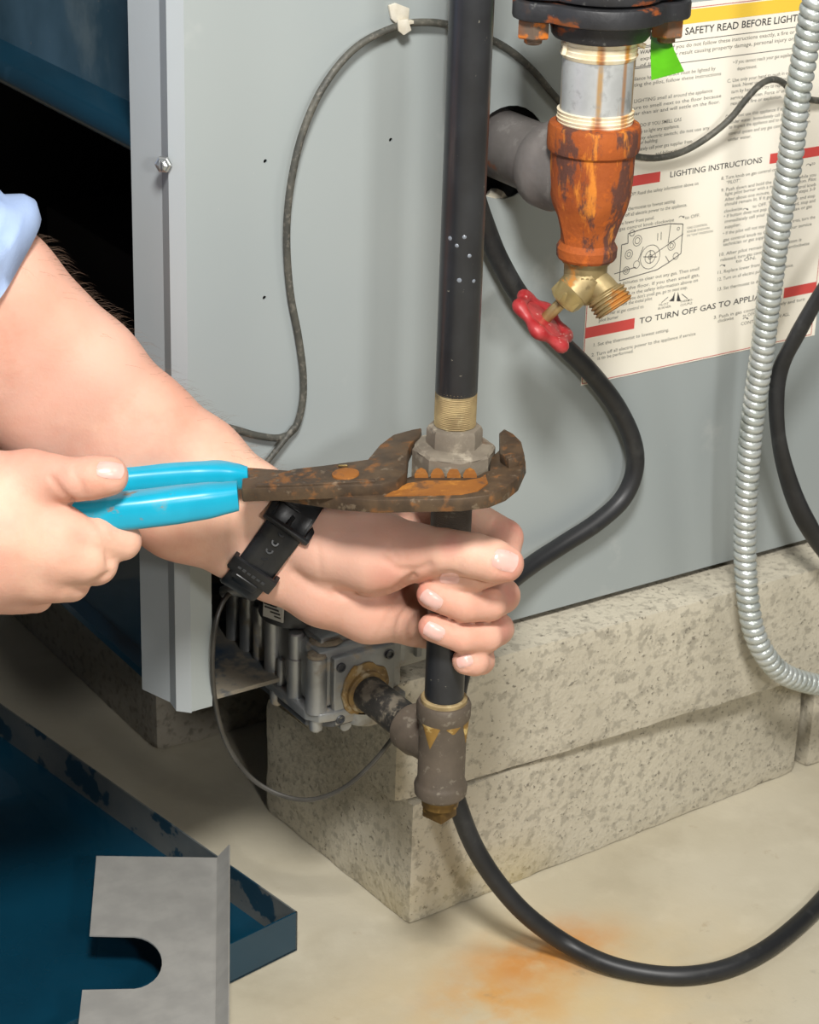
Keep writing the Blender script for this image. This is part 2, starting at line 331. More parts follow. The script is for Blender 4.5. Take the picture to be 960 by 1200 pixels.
# ------------------------------------------------------------------ floor
def rough_box(lo, hi, cell=.008, amp=.0007, seed=0., rot=0.):
    lo = np.array(lo); hi = np.array(hi); n = [max(2, int(round((hi[i] - lo[i]) / cell))) for i in range(3)]
    bm = bmesh.new(); V = {}
    def vert(i, j, k):
        key = (i, j, k)
        if key not in V:
            p = lo + (hi - lo) * np.array([i / n[0], j / n[1], k / n[2]])
            c = (lo + hi) / 2; on = [(i in (0, n[0])), (j in (0, n[1])), (k in (0, n[2]))]
            q = Vector(p * 55 + seed); d = amp * (.6 * noise.noise(q) + .5 * noise.noise(q * 2.7))
            e = sum(on)
            s = np.sign(p - c) * np.array(on, float)
            p = p + s * d - s * (amp * 1.1 * (e - 1) * (1 + 1.4 * max(0, noise.noise(q * .7 + Vector((9, 1, 3))))))
            V[key] = bm.verts.new(p)
        return V[key]
    for a, b_, c_ in ((0, 1, 2), (1, 2, 0), (2, 0, 1)):
        for s in (0, n[a]):
            for i in range(n[b_]):
                for j in range(n[c_]):
                    qs = []
                    for di, dj in ((0, 0), (1, 0), (1, 1), (0, 1)):
                        ix = [0, 0, 0]; ix[a] = s; ix[b_] = i + di; ix[c_] = j + dj; qs.append(vert(*ix))
                    bm.faces.new(qs)
    if rot: bmesh.ops.rotate(bm, verts=bm.verts, cent=Vector((lo[0], lo[1], 0)), matrix=Matrix.Rotation(rot, 3, 'Z'))
    bm.verts.index_update(); g = ([tuple(v.co) for v in bm.verts], [tuple(v.index for v in f.verts) for f in bm.faces]); bm.free(); return g

gx = np.linspace(-2.6, 2.6, 53); gy = np.linspace(-2.6, 2.6, 53)
fv = [(x, y, 0) for x in gx for y in gy]
ff = [(i * 53 + j, (i + 1) * 53 + j, (i + 1) * 53 + j + 1, i * 53 + j + 1) for i in range(52) for j in range(52)]
part('floor', (fv, ff), 'floor_concrete', kind='structure')

# ------------------------------------------------------------------ concrete blocks under the furnace
b = part('concrete_block', rough_box((.143, -.034, 0), (.533, .155, .1005), seed=1., rot=math.radians(3.3)), 'concrete_block', ang=60)
tag(b, 'lower grey concrete block with rust-yellowed foot on floor, nearest corner', 'block')
b = part('concrete_block', rough_box((.545, -.012, 0), (.94, .17, .1005), seed=4., rot=math.radians(2)), 'concrete_block', ang=60)
tag(b, 'lower concrete block end at right frame edge, behind the metal conduit', 'block')
b = part('concrete_block', rough_box((.130, -.030, .103), (.94, .16, .199), seed=7., rot=math.radians(-.8)), 'concrete_block', ang=60)
tag(b, 'long upper concrete block directly under the grey side panel', 'block')
b = part('concrete_block', rough_box((.10, .276, 0), (.5, .57, .19), seed=11.), 'concrete_shade', ang=60)
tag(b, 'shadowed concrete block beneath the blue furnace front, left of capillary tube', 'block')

# ------------------------------------------------------------------ furnace
fur = thing('furnace', 'large grey sheet-metal furnace with blue front standing on concrete blocks', 'furnace', (.3, .28, .2))
ZB, ZT, XR, YB = .205, 1.3, .95, .58
def circ(cx, cz, r, n=28): return [(cx + r * math.cos(2 * math.pi * k / n), cz + r * math.sin(2 * math.pi * k / n)) for k in range(n)]
TX, TY, TZ = .2226, -.09, .556           # axis of the rusty tee and height of its side branch
outer = [(-.013, ZB - .002), (.0025, ZB - .002), (.0025, .318), (.185, .318), (.185, ZB), (XR, ZB), (XR, ZT), (-.013, ZT)]
holes = [circ(TX, TZ - .004, .031)]
for q in ((311, 189), (458, 164), (310, 349)):
    h = onY(*q); holes.append(circ(h[0], h[2], .0013, 10))
loops = [[Vector((x, 0, z)) for x, z in lp] for lp in [outer] + holes]
tri = tessellate_polygon(loops); pv = [v for lp in loops for v in lp]; n0 = len(pv)
V = [tuple(v) for v in pv] + [(v.x, .0012, v.z) for v in pv]; Fc = [tuple(t) for t in tri] + [tuple(i + n0 for i in t[::-1]) for t in tri]
o_ = 0
for lp in loops:
    k = len(lp); Fc += [(o_ + i, o_ + (i + 1) % k, o_ + (i + 1) % k + n0, o_ + i + n0) for i in range(k)]; o_ += k
panel = part('side_panel', (V, Fc), 'panel_grey', fur, smooth=False)
# corner flange: bevelled strip then the front face strip, returned inwards
prof = [(-.013, 0), (-.0205, .0075), (-.0185, .020), (-.0262, .0455), (-.0235, .047), (-.0165, .022), (-.0180, .0090), (-.012, .002)]
def zprism(pr, z0, z1): return prism([(x, y, z0) for x, y in pr], (0, 0, z1 - z0))
part('corner_flange', zprism(prof, ZB - .003, ZT), 'flange_grey', fur, smooth=False)
# screw in the flange
s = onY(191, 193, .006); sd = unit((-.7, -.72, 0))
scr = part('screw', lathe(s - sd * .002, sd, [(0, .0052), (.0022, .0052), (.0026, .0042), (.0045, .0034), (.0052, .002)], 6), 'zinc', fur, ang=20)
part('screw_slot', obox(s + sd * .0032, (0, 0, 1), np.cross(sd, (0, 0, 1)), sd, .003, .0004, .0003), 'dark_steel', scr, smooth=False)
# blue ledge across the front with a rolled lip
lp = [(-.0185, .569), (-.0245, .572), (-.0260, .577), (-.0230, .5835), (-.018, .5855), (.000, .5875), (.004, .5885), (.004, .5855), (.000, .5845), (-.017, .5825), (-.0185, .579)]
part('front_ledge', prism([(x, .0475, z) for x, z in lp], (0, YB - .0475, 0)), 'blue_paint', fur, ang=50)
part('sloped_front', prism([(x, .0475, z) for x, z in [(.001, .586), (.014, .76), (.016, .76), (.003, .586)]], (0, YB - .0475, 0)), 'blue_sheen_dust', fur, smooth=False)
part('upper_front', box((.012, .02, .76), (.018, YB, ZT)), 'blue_paint', fur, smooth=False)
# kick plate with sill edge under the opening
kp = [(-.012, .196), (-.017, .200), (-.017, .206), (-.013, .210), (-.009, .212), (-.006, .330), (-.004, .330), (-.006, .205), (-.010, .198)]
part('kick_plate', prism([(x, .024, z) for x, z in kp], (0, YB - .024, 0)), 'blue_paint', fur, ang=40)
part('inner_floor', box((-.008, .002, .206), (.60, YB - .002, .209)), 'blue_dusty', fur, smooth=False)
part('back_wall', box((.60, .002, ZB), (.604, YB, ZT)), 'black_inside', fur, smooth=False)
part('far_wall', box((-.02, YB - .004, ZB), (.60, YB, ZT)), 'black_inside', fur, smooth=False)
part('inner_lining', box((-.008, .016, .33), (.60, .018, .76)), 'black_inside', fur, smooth=False)
part('burner_box', join(box((.12, .09, .21), (.5, .5, .40), .004), box((.10, .12, .30), (.12, .46, .34), .002)), 'brown_inside', fur)
part('inner_post', join(box((.0, .06, .33), (.004, .085, .60)), box((.0, .083, .33), (.02, .085, .60))), 'dark_steel', fur, smooth=False)
part('top_panel', box((-.02, 0, ZT), (XR, YB, ZT + .002)), 'panel_grey', fur, smooth=False)
part('end_panel', box((XR, 0, ZB), (XR + .002, YB, ZT)), 'panel_grey', fur, smooth=False)

# ------------------------------------------------------------------ instruction label on the side panel
LY = -.0006
def lx(px, py): q = onY(px, py, LY); return q[0], q[2]
LX0, LX1, LZ0, LZ1 = lx(681, 453)[0], lx(955, 391)[0], .3765, lx(805, 4)[1]
lab = part('instruction_label', box((LX0, LY, LZ0), (LX1, -.0001, LZ1)), 'label_paper', fur, smooth=False, label='cream printed lighting instruction label with yellow and red bands')
INK = {'ink_dark': [], 'ink_soft': [], 'ink_line': [], 'label_red': [], 'label_redline': [], 'label_yellow': []}
def rect(m, x0, z0, x1, z1, y=LY - .00012): INK[m].append(([(x0, y, z0), (x1, y, z0), (x1, y, z1), (x0, y, z1)], [(0, 1, 2, 3)]))
def seg(m, p, q, wd=.00035, y=LY - .00014):
    p, q = np.array(p), np.array(q); d = unit(q - p); nn = np.array([-d[1], d[0]]) * wd / 2
    c = [p + nn, p - nn, q - nn, q + nn]; INK[m].append(([(a[0], y, a[1]) for a in c], [(0, 1, 2, 3)]))
def poly(m, pts, wd=.00035, close=False):
    pts = list(pts) + ([pts[0]] if close else [])
    for a, b_ in zip(pts[:-1], pts[1:]): seg(m, a, b_, wd)
def text_geo(s, bold=0.):
    c = bpy.data.curves.new('t', 'FONT'); c.body = s; c.size = 1; c.resolution_u = 2; c.offset = bold
    o = bpy.data.objects.new('t', c); me = o.to_mesh()
    V = np.array([v.co[:] for v in me.vertices]); Fc = [tuple(p.vertices) for p in me.polygons]
    o.to_mesh_clear(); bpy.data.objects.remove(o); bpy.data.curves.remove(c); return V, Fc
def text(m, s, x, z, cap, wd=None, x_end=None, bold=0., y=LY - .00013):
    """baseline start (x, z); cap height in metres; optional width or right end"""
    V, Fc = text_geo(s, bold)
    k = cap / .70; sx = k
    w0 = V[:, 0].max() - V[:, 0].min()
    if x_end is not None and x is None: x = x_end - w0 * k * .98
    elif x_end is not None: wd = x_end - x
    if wd: sx = wd / w0
    g_ = ([(x + (v[0] - 0) * sx, y, z + v[1] * k) for v in V], Fc)
    if cap > 7 * mm: part('heading', g_, m, lab, smooth=False, fix=False)
    else: INK[m].append(g_)
XL = LX0 + .006                              # left margins of the two text columns
mm = .00054
rect('label_yellow', LX0 + .003, lx(800.7, 28.6)[1], LX1 - .002, lx(805, 11.5)[1])
a = lx(805, 9.6)[1]; seg('label_redline', (LX0 + .002, a), (LX1 - .002, a), .0005)
bz = lx(702, 445.6)[1]; bx = lx(683, 437)[0]; bx1 = lx(951, 388)[0]
poly('label_redline', [(bx, a), (bx, bz), (bx1, bz), (bx1, a)], .0006)
def T(m, s, px=None, py=None, ex=None, ey=None, cap=4.6, bold=0.004, x0=None):
    """place a line by its surveyed start and/or end on the label"""
    if px is not None:
        x, z = lx(px, py); xe = lx(ex, ey)[0] if ex is not None else None
        text(m, s, x, z, cap * mm, x_end=xe, bold=bold)
    else:
        xe, z = lx(ex, ey); text(m, s, x0, z, cap * mm, x_end=xe, bold=bold)
T('ink_dark', 'FOR YOUR SAFETY READ BEFORE LIGHTING', 747, 47.8, 951, 18.2, 9.0, .012)
a1 = lx(786, 50)[1]; a2 = lx(803, 73)[1]
seg('ink_line', (XL, a1), (LX1 - .008, a1), .0005); seg('ink_line', (XL, a2), (LX1 - .008, a2), .0005)
bl = lx(745, 70)[0]; poly('ink_line', [(XL, a1 - .001), (bl, a1 - .001)]); poly('ink_line', [(bl, a1 - .001), (bl, a2 + .001), (lx(783, 60)[0], a2 + .001), (lx(783, 60)[0], a1 - .001)], close=True, wd=.0005)
T('ink_dark', 'WARNING:', 750, 63.5, 779, 59, 4.8, .006); T('ink_soft', 'explosion', 750, 71, 779, 67); T('ink_soft', 'of life.', 750, 78.5, 770, 75.5)
T('ink_soft', 'If you do not follow these instructions exactly, a fire or', 787, 57.5, 931, 36.5, 5.0)
T('ink_soft', 'may result causing property damage, personal injury or loss', 783, 66, 941, 43, 5.0)
for s, ex, ey in [('A. This appliance has a pilot which must be lighted by', 838.5, 82), ('when lighting the pilot, follow these instructions', 845, 88),
                  ('B. BEFORE LIGHTING smell all around the appliance', 834.5, 108), ('area. Be sure to smell next to the floor because', 845, 114), ('gas is heavier than air and will settle on the floor.', 843.5, 121),
                  ('WHAT TO DO IF YOU SMELL GAS', 797, 142), ('Do not try to light any appliance.', 794.5, 149.5), ('Do not touch any electric switch; do not use any', 831, 151.5), ('phone in your building.', 770, 166),
                  ('Immediately call your gas supplier from', 809, 167.5), ('and follow the', 795, 178)]:
    xe = lx(ex, ey)[0]
    T('ink_soft', s, None, None, ex, ey, x0=(XL + .004) if len(s) > 26 and xe - XL > .08 else None)
for s, px, py, ex, ey in [('\u2022 If you cannot reach your gas supplier, call the fire', 859, 75, 950, 62), ('department.', 863.5, 82.5, 887, 79),
                          ('C. Use only your hand to push in or turn the gas', 852, 97, 950, 84), ('knob. Never use tools. If the knob will not push', 858, 102.5, 950, 90), ('turn by hand, don\'t try to repair it, call a service', 857, 109.5, 950, 97),
                          ('service technician. Force or attempted repair', 856, 117, 950, 104), ('result in a fire or explosion.', 856, 123.5, 916, 115),
                          ('D. Do not use this appliance if any part has been', 850, 139, 949, 125), ('under water. Immediately call a qualified service', 855, 145, 949, 132), ('to inspect the appliance and to replace any part of', 854, 151, 949, 138),
                          ('control system and any gas control which has been', 853.5, 158.5, 949, 145), ('under water.', 853, 165.5, 880, 161)]:
    T('ink_soft', s, px, py, ex, ey)
z0, z1 = lx(773.7, 213)[1], lx(773.7, 201)[1]; rect('label_red', bx, z0, lx(773.7, 207)[0], z1); rect('label_red', lx(902.6, 183)[0], z0, bx1, z1)
T('ink_dark', 'LIGHTING INSTRUCTIONS', 784.7, 208, 892.4, 189.5, 7.6, .008)
for s, ex, ey in [('1. STOP! Read the safety information above on', 815.7, 217), ('2. Set the thermostat to lowest setting.', 790, 237.5), ('3. Turn off all electric power to the appliance.', 803, 242), ('4. Remove lower front panel.', 765.7, 257), ('5. Turn gas control knob clockwise        to OFF.', 820, 254),
                  ('6. Wait five minutes to clear out any gas. Then smell', 819, 316.5), ('for gas near the floor. If you then smell gas,', 819.5, 323.5), ('STOP! Follow B in the safety information above on', 817.5, 330), ('this label. If you don\'t smell gas, go to next step.', 804, 338.5),
                  ('7. Locate the metal pilot', 763, 351.5), ('burner at gas control to', 753, 361), ('pilot burner', 724, 373)]:
    xe = lx(ex, ey)[0]
    T('ink_soft', s, None, None, ex, ey, x0=(XL + .004) if xe - XL > .085 else None)
for s, px, py, ex, ey in [('8. Turn knob on gas control counterclockwise        to', 845, 211, 955, 194), ('\u201cPILOT\u201d.', 851, 216, 868, 213), ('9. Push down and hold the red button in while you', 845, 225, 956, 206), ('light pilot burner with a match by the button. Pilot', 849.5, 229.5, 956, 212),
                          ('After about one minute, release the control knob', 849.3, 236, 956, 218), ('should remain lit. If it goes out, repeat steps 3-9', 849, 241.5, 955, 224), ('clockwise        to OFF. Turn button out and stop', 848.3, 249.5, 955, 231),
                          ('\u2022 If button does not pop up when released, stop and', 848, 255.5, 955, 237), ('immediately call your service technician or gas', 849, 261.5, 951, 244), ('supplier.', 849, 268, 868, 264), ('\u2022 If the pilot will not stay lit after several tries, turn the', 847, 275.5, 955, 256),
                          ('gas control knob to OFF and call your service', 847.5, 283, 951, 264), ('technician or gas supplier.', 847.5, 288.5, 903, 278), ('10. After pilot remains lit, when button is', 842, 300.5, 938, 283), ('released, turn gas control knob counterclockwise', 844, 306.5, 948, 287), ('        to ON.', 844, 311.5, 868, 307),
                          ('11. Replace lower front panel.', 840, 321.5, 903, 309), ('12. Turn on all electric power to the appliance.', 840, 329.5, 929, 311), ('13. Set thermostat to desired setting.', 840, 341, 915, 325)]:
    T('ink_soft', s, px, py, ex, ey)
z0, z1 = lx(743.6, 385)[1], lx(743.6, 372.7)[1]; rect('label_red', bx, z0, lx(743.6, 379)[0], z1); rect('label_red', lx(919, 340)[0], z0, bx1, z1)
T('ink_dark', 'TO TURN OFF GAS TO APPLIANCE', 749, 379.5, 910, 345, 8.0, .008)
T('ink_soft', '1. Set the thermostat to lowest setting.', 694.6, 406.5, 783, 387); T('ink_soft', '2. Turn off all electric power to the appliance if service', 693, 418, 815, 391); T('ink_soft', 'is to be performed.', 700, 421.8, 742, 412.5)
T('ink_soft', '3. Push in gas control knob slightly and turn', 836, 374, 943, 350); T('ink_soft', 'clockwise        to OFF.', 841, 378, 885, 368); T('ink_soft', 'CONTROL KNOB IN ALL', 868, 381.5, 925, 369)
# small curved arrows in the text
for px, py in ((798, 255), (873, 246), (846, 312), (873, 374), (947, 194)):
    x, z = lx(px, py); r = .0022
    poly('ink_dark', [(x + r * math.cos(t), z - .001 + r * math.sin(t)) for t in np.linspace(2.6, .5, 7)], .0004)
    INK['ink_dark'].append(([(x + r * .5, LY - .00013, z + .0003), (x + r * 1.4, LY - .00013, z - .0008), (x + r * 1.3, LY - .00013, z + .0010)], [(0, 1, 2)]))
# gas valve diagram
def Q(px, py): return np.array(lx(px, py))
poly('ink_dark', [Q(736, 274), Q(754, 268), Q(785, 262), Q(800.5, 262.5), Q(798, 297), Q(783, 308), Q(770, 316), Q(726, 329), Q(728.5, 287), Q(736, 285)], close=True, wd=.0006)
def ring2(px, py, r, wd=.0004):
    c = Q(px, py); poly('ink_dark', [c + np.array((math.cos(t), math.sin(t))) * r * mm for t in np.linspace(0, 6.283, 20)], wd)
for a_ in ((762, 301, 16), (762, 301, 8.5), (762, 301, 3), (737, 298, 6), (737, 298, 3), (747, 282, 7), (747, 282, 4), (787, 288, 6), (787, 288, 3), (792, 300, 4.5), (734, 317, 5), (734, 317, 2.5), (746, 310, 5), (741, 273, 4), (795, 268, 2)): ring2(*a_)
for p, q in (((801, 274), (762, 301)), ((720, 321), (745, 313)), ((771, 273), (770.6, 282)), ((775, 272), (774.7, 281)), ((786, 263), (783, 285)), ((754, 289), (748, 305)), ((780, 300), (784, 307)), ((754, 301), (770, 301)), ((762, 293), (762, 309))): seg('ink_dark', Q(*p), Q(*q), .0005)
T('ink_soft', 'GAS CONTROL', 805, 268.5, 829, 264, 3.0); T('ink_soft', 'KNOB SHOWN', 805, 273, 831, 269, 3.0); T('ink_soft', 'IN "ON" POSITION', 805, 277.5, 835, 272, 3.0)
# pilot burner drawing
for pts in ([(784, 353), (788, 349), (791, 342), (790, 353)], [(793, 353), (794.5, 342), (797, 350), (798, 353)]):
    c = [Q(*p) for p in pts]; INK['ink_dark'].append(([(a_[0], LY - .00013, a_[1]) for a_ in c], [tuple(range(len(c)))]))
for p, q in (((775, 355), (783, 348)), ((806, 350), (799, 344.5))): seg('ink_dark', Q(*p), Q(*q), .0005)
T('ink_soft', 'PILOT', 772, 359, 783, 357, 3); T('ink_soft', 'BURNER', 771, 363, 786, 360, 3); T('ink_soft', 'THERMO-', 797, 355, 812, 352, 3); T('ink_soft', 'COUPLE', 797, 359, 811, 356, 3)
names = {'ink_dark': 'diagram_print', 'ink_soft': 'body_print', 'ink_line': 'rule_lines', 'label_red': 'red_bars', 'label_redline': 'red_border', 'label_yellow': 'yellow_band'}
for g_ in INK.pop('label_red'): part('red_bar', g_, 'label_red', lab, smooth=False, fix=False)
for k, gs in INK.items(): part(names[k], join(*gs), k, lab, smooth=False, fix=False, kind='stuff' if k.startswith('ink') else None)

# ------------------------------------------------------------------ gas supply pipe with union, tee and drip plug
PX, PY = .092, -.14
def zp(py): return float(onY(533, py, PY)[2])
gp = thing('gas_pipe', 'vertical black iron gas pipe with a dusty union and drip tee at its foot', 'pipe', (PX, PY, .17))
up = (0, 0, 1.); pb = np.array([PX, PY, 0.])
def at(z): return pb + np.array([0, 0, z])
part('upper_pipe', lathe(at(.457), up, [(0, .0122), (.001, .0126), (.9, .0126)], 40), 'black_pipe', gp)
for q in ((528, 268), (536, 274), (551, 283), (556, 312), (539, 313), (545, 262)):
    c_ = onY(*q, PY); d_ = unit(np.array([CAM[0] - PX, CAM[1] - PY, 0])); off_ = (c_ - pb) @ unit(np.cross((0, 0, 1), d_)); rr_ = math.sqrt(max(1e-8, .0126 ** 2 - off_ ** 2))
    p_ = pb + unit(np.cross((0, 0, 1), d_)) * off_ + d_ * rr_; p_[2] = c_[2] - .004; nn_ = unit(p_ - np.array([PX, PY, p_[2]]))
    part('water_drop', lathe(p_ - nn_ * .0003, nn_, [(0, .0010 + .0001 * (q[0] % 7)), (.0004, .0010 + .0001 * (q[0] % 5)), (.0007, .0005)], 10), 'dried_drop', gp)
part('pipe_thread', lathe(at(.432), up, [(.0, .0118)] + [(i * .00115 + dz, r) for i in range(24) for dz, r in ((0, .0117), (.0006, .0126))] + [(.029, .0122)], 36), 'thread_dope', gp, ang=20)
part('union_end', lathe(at(.4225), up, [(-.004, .0165), (0, .0168), (.0110, .0168), (.0130, .0158), (.0140, .0125)], 8, math.radians(12)), 'dusty_iron', gp, ang=25)
un = part('union_nut', join(lathe(at(.400), up, [(0, .0235), (.0018, .0252), (.0210, .0252), (.0227, .0240)], 8, math.radians(20)), lathe(at(.4215), up, [(0, .0238), (.0016, .0222), (.0024, .0195), (.0030, .0170)], 36)), 'dusty_iron', gp, ang=25)
part('lower_thread', lathe(at(.352), up, [(0, .0122)] + [(.002 + i * .0012 + dz, r) for i in range(31) for dz, r in ((0, .0117), (.0006, .0125))], 36), 'iron_brown', gp, ang=20)
part('lower_nipple', lathe(at(.245), up, [(0, .0124), (.108, .0124)], 36), 'black_pipe', gp)
tee = part('drip_tee', join(
    lathe(at(.181), up, [(0, .0150), (.002, .0168), (.0075, .0172), (.0100, .0162), (.012, .0152), (.050, .0152), (.055, .0156), (.058, .0172), (.066, .0174), (.0685, .0162), (.0685, .0130)], 40),
    lathe(at(.213), (0, 1, 0), [(0, .0128), (.018, .0144), (.023, .0152), (.026, .0164), (.036, .0166), (.038, .0152)], 36)), 'iron_brown', gp)
sv, sf = [], []; ns_ = 72
for k in range(ns_):
    a_ = 2 * math.pi * k / ns_; dd_ = math.degrees(a_) % 360
    h_ = .0025 + sum(hh * max(0, 1 - abs(((dd_ - c_ + 180) % 360) - 180) / w_) for c_, hh, w_ in ((205, .015, 24), (262, .004, 20), (312, .016, 22), (20, .010, 30), (110, .008, 30)))
    for z_, r_ in ((.2430, .0168), (.2405, .0171), (.2385, .0165), (.2385 - h_ * .6, .0160), (.2385 - h_, .0153), (.2385 - h_, .0148), (.2420, .0148)): sv.append(at(z_) + r_ * np.array([math.cos(a_), math.sin(a_), 0]))
for k in range(ns_):
    for j in range(7): sf.append((k * 7 + j, k * 7 + (j + 1) % 7, ((k + 1) % ns_) * 7 + (j + 1) % 7, ((k + 1) % ns_) * 7 + j))
part('sealant', (sv, sf), 'sealant', tee)
part('dope_ring', ring(at(.2485), up, .0148, .0120, .004), 'thread_dope', tee)
part('drip_plug', join(lathe(at(.1735), up, [(0, .0118), (.0085, .0122)], 28), bev(lathe(at(.1645), up, [(0, .0115), (.0105, .0115)], 4, math.radians(62)), .0012)), 'brass_plug', gp)
bn = part('branch_nipple', sweep([at(.213) + np.array([0, t, 0]) for t in (.030, .05, .075, .1)], .0122, 30), 'dusty_black', gp)
# ------------------------------------------------------------------ gas valve
gv = thing('gas_valve', 'cast aluminium gas valve with ribbed posts, dusty, behind the gripping hand', 'gas valve', (.06, 0, .2))
VX0, VX1, VY0, VY1 = .052, .125, -.048, .085
part('valve_body', join(box((VX0 + .007, VY0 + .006, .204), (VX1, VY1, .247), .003), box((VX0 + .012, VY0 + .012, .245), (VX1 - .006, VY1 - .004, .253), .003)), 'cast_aluminium', gv)
part('base_plate', bev(prism([(VX0, VY0 + .012, .196), (VX0 + .006, VY0 + .002, .196), (VX0 + .016, VY0, .196), (VX1, VY0, .196), (VX1, VY1, .196), (VX0, VY1, .196)], (0, 0, .007)), .0012), 'cast_aluminium', gv)
part('diaphragm_cover', bev(prism([(VX0 + .002, VY0 + .014, .190), (VX0 + .017, VY0 + .002, .190), (VX1 - .002, VY0 + .002, .190), (VX1 - .002, VY1 - .002, .190), (VX0 + .002, VY1 - .002, .190)], (0, 0, .006)), .001), 'dark_steel', gv)
for x, y, r, z1 in [(VX0 + .008, VY0 + .010, .0072, .243), (VX0 + .0065, VY0 + .034, .0062, .232), (VX0 + .0065, VY0 + .034, .0052, .250), (VX0 + .006, VY0 + .052, .0035, .222), (VX0 + .0065, VY0 + .064, .0066, .250), (VX0 + .0065, VY0 + .082, .0052, .250), (VX0 + .0065, VY0 + .099, .0062, .250), (VX0 + .0065, VY0 + .118, .0062, .250)]:
    part('post', lathe((x, y, .202), up, [(0, r * 1.08), (.003, r), (z1 - .203, r * .96), (z1 - .202, r * .8)], 20), 'cast_aluminium', gv)
for x, y in ((VX0 + .008, VY0 + .010), (VX0 + .004, VY0 + .055), (VX0 + .004, VY0 + .11), (VX0 + .045, VY0 + .004)):
    part('bolt', lathe((x, y, .186), up, [(0, .0025), (.002, .0045), (.006, .0048), (.012, .0048)], 12), 'cast_aluminium', gv)
part('dust_cap', join(lathe((VX0 + .008, VY0 + .010, .2425), up, [(0, .0068), (.002, .006), (.003, .003)], 12), lathe((VX0 + .021, VY0 + .020, .2465), (0, .1, 1), [(0, .012), (.003, .0105), (.0045, .004)], 14)), 'dust', gv)
pf = part('port_flange', bev(prism([(PX - .022, VY0 + .007, .191), (PX + .022, VY0 + .007, .191), (PX + .024, VY0 + .007, .21), (PX + .024, VY0 + .007, .242), (PX - .024, VY0 + .007, .242), (PX - .024, VY0 + .007, .21)], (0, -.006, 0)), .0014), 'cast_aluminium', gv)
ps_ = [(PX + math.cos(t) * (.0185 + .0028 * noise.noise(Vector((math.cos(t) * 2, math.sin(t) * 2, 5)))), VY0 + .0012, .2145 + math.sin(t) * (.0195 + .0035 * noise.noise(Vector((math.cos(t) * 3, math.sin(t) * 3, 1))))) for t in np.linspace(0, 6.2832, 40, endpoint=False)]
part('port_sealant', join(bev(prism(ps_, (0, -.0022, 0)), .0008), ring((PX, VY0 - .0045, .213), (0, 1, 0), .0150, .011, .005, 24)), 'sealant_dusty', pf)
for dx, dz in ((-.019, .235), (-.019, .196), (.019, .235)):
    part('screw_hole', join(ring((PX + dx, VY0 - .0008, dz), (0, 1, 0), .0034, .0021, .002, 16), lathe((PX + dx, VY0 + .0002, dz), (0, 1, 0), [(0, .0021), (.001, .0021)], 12)), 'dark_steel', pf)
part('outlet_boss', join(lathe((PX + .006, VY0 + .012, .187), up, [(0, .016), (.003, .018), (.01, .018)], 24), lathe((PX - .012, VY0 + .004, .188), (0, 1, 0), [(0, .0045), (.02, .0045)], 14)), 'cast_aluminium', gv)
part('side_housing', join(box((PX + .027, VY0 + .012, .215), (PX + .06, VY0 + .06, .262), .002), box((PX + .030, VY0 + .008, .222), (PX + .036, VY0 + .014, .256)), box((PX + .027, VY0 + .008, .236), (PX + .058, VY0 + .014, .240)), box((PX + .046, VY0 + .008, .222), (PX + .050, VY0 + .014, .256))), 'cast_aluminium', gv)
HX, HY = .074, .010
kn = part('control_head', join(bev(lathe((HX, HY, .251), up, [(0, .0270), (.017, .0258), (.0205, .022)], 28), .001), lathe((HX, HY, .271), up, [(0, .012), (.010, .0115), (.012, .010)], 24)), 'dark_steel', gv)
sn = unit((-.93, -.36, .05)); su = unit((.36, -.93, 0)); sc = np.array((HX, HY, .2605)) + sn * .0266
st = part('sticker', obox(sc, su, np.cross(sn, su), sn, .0085, .0062, .0006, .0002), 'sticker_white', kn, smooth=False)
part('sticker_print', join(*[obox(sc + sn * .0008 + np.array((0, 0, .0038 - i * .0024)) + su * dx, su, np.cross(sn, su), sn, l, .0005, .00008) for i, (dx, l) in enumerate([(-.002, .0055), (-.001, .0060), (.002, .0042), (.004, .0028)])]), 'ink_dark', kn, smooth=False)
part('tube_fitting', sweep(path([(262, 694, ('d', 1.505)), (272, 690, ('d', 1.50)), (292, 694, ('d', 1.495))]), .0042, 12), 'zinc', gv)

# ------------------------------------------------------------------ heating pipe: flange, nipple, rusty tee, side branch
hp = thing('heating_pipe', 'rusty orange pipe tee under a black bolted flange and galvanized nipple', 'pipe', (TX, TY, .5))
hb = np.array([TX, TY, 0.])
def ht(z): return hb + np.array([0, 0, z])
fd = unit((.920, -.391, 0)); fn = np.array([-fd[1], fd[0], 0])
def flange_poly(z, ra=.040, re=.0175, L=.0375):
    pts = []
    A = np.linspace(-math.pi, math.pi, 60, endpoint=False)
    for a in A:
        c, s = math.cos(a), math.sin(a)
        r1 = ra
        # end lobes
        b_ = L * abs(c); disc = re * re - (L * s) ** 2
        r2 = b_ + math.sqrt(disc) if disc > 0 else 0
        r = max(r1, r2); pts.append(ht(z) + fd * c * r + fn * s * r)
    return pts
fl = part('flange', join(bev(prism(flange_poly(.6575), (0, 0, .0115)), .0018), bev(prism(flange_poly(.6705, .037, .017, .036), (0, 0, .011)), .0018),
     lathe(ht(.646), up, [(0, .0285), (.002, .0300), (.012, .0315)], 40), lathe(ht(.681), up, [(0, .031), (.02, .030), (.03, .028), (.5, .024)], 36)), 'black_rust', hp, label='black two-bolt pipe flange with rust')
for s in (-1, 1):
    bp = ht(.6575) + fd * s * .0415
    bo = part('bolt', join(lathe(bp + np.array([0, 0, -.012]), up, [(0, .0095), (.001, .0105), (.0115, .0105), (.012, .010)], 6, .4), lathe(bp + np.array([0, 0, -.016]), up, [(0, .004), (.001, .0055), (.045, .0055)], 14)), 'bolt_rust', fl, ang=25)
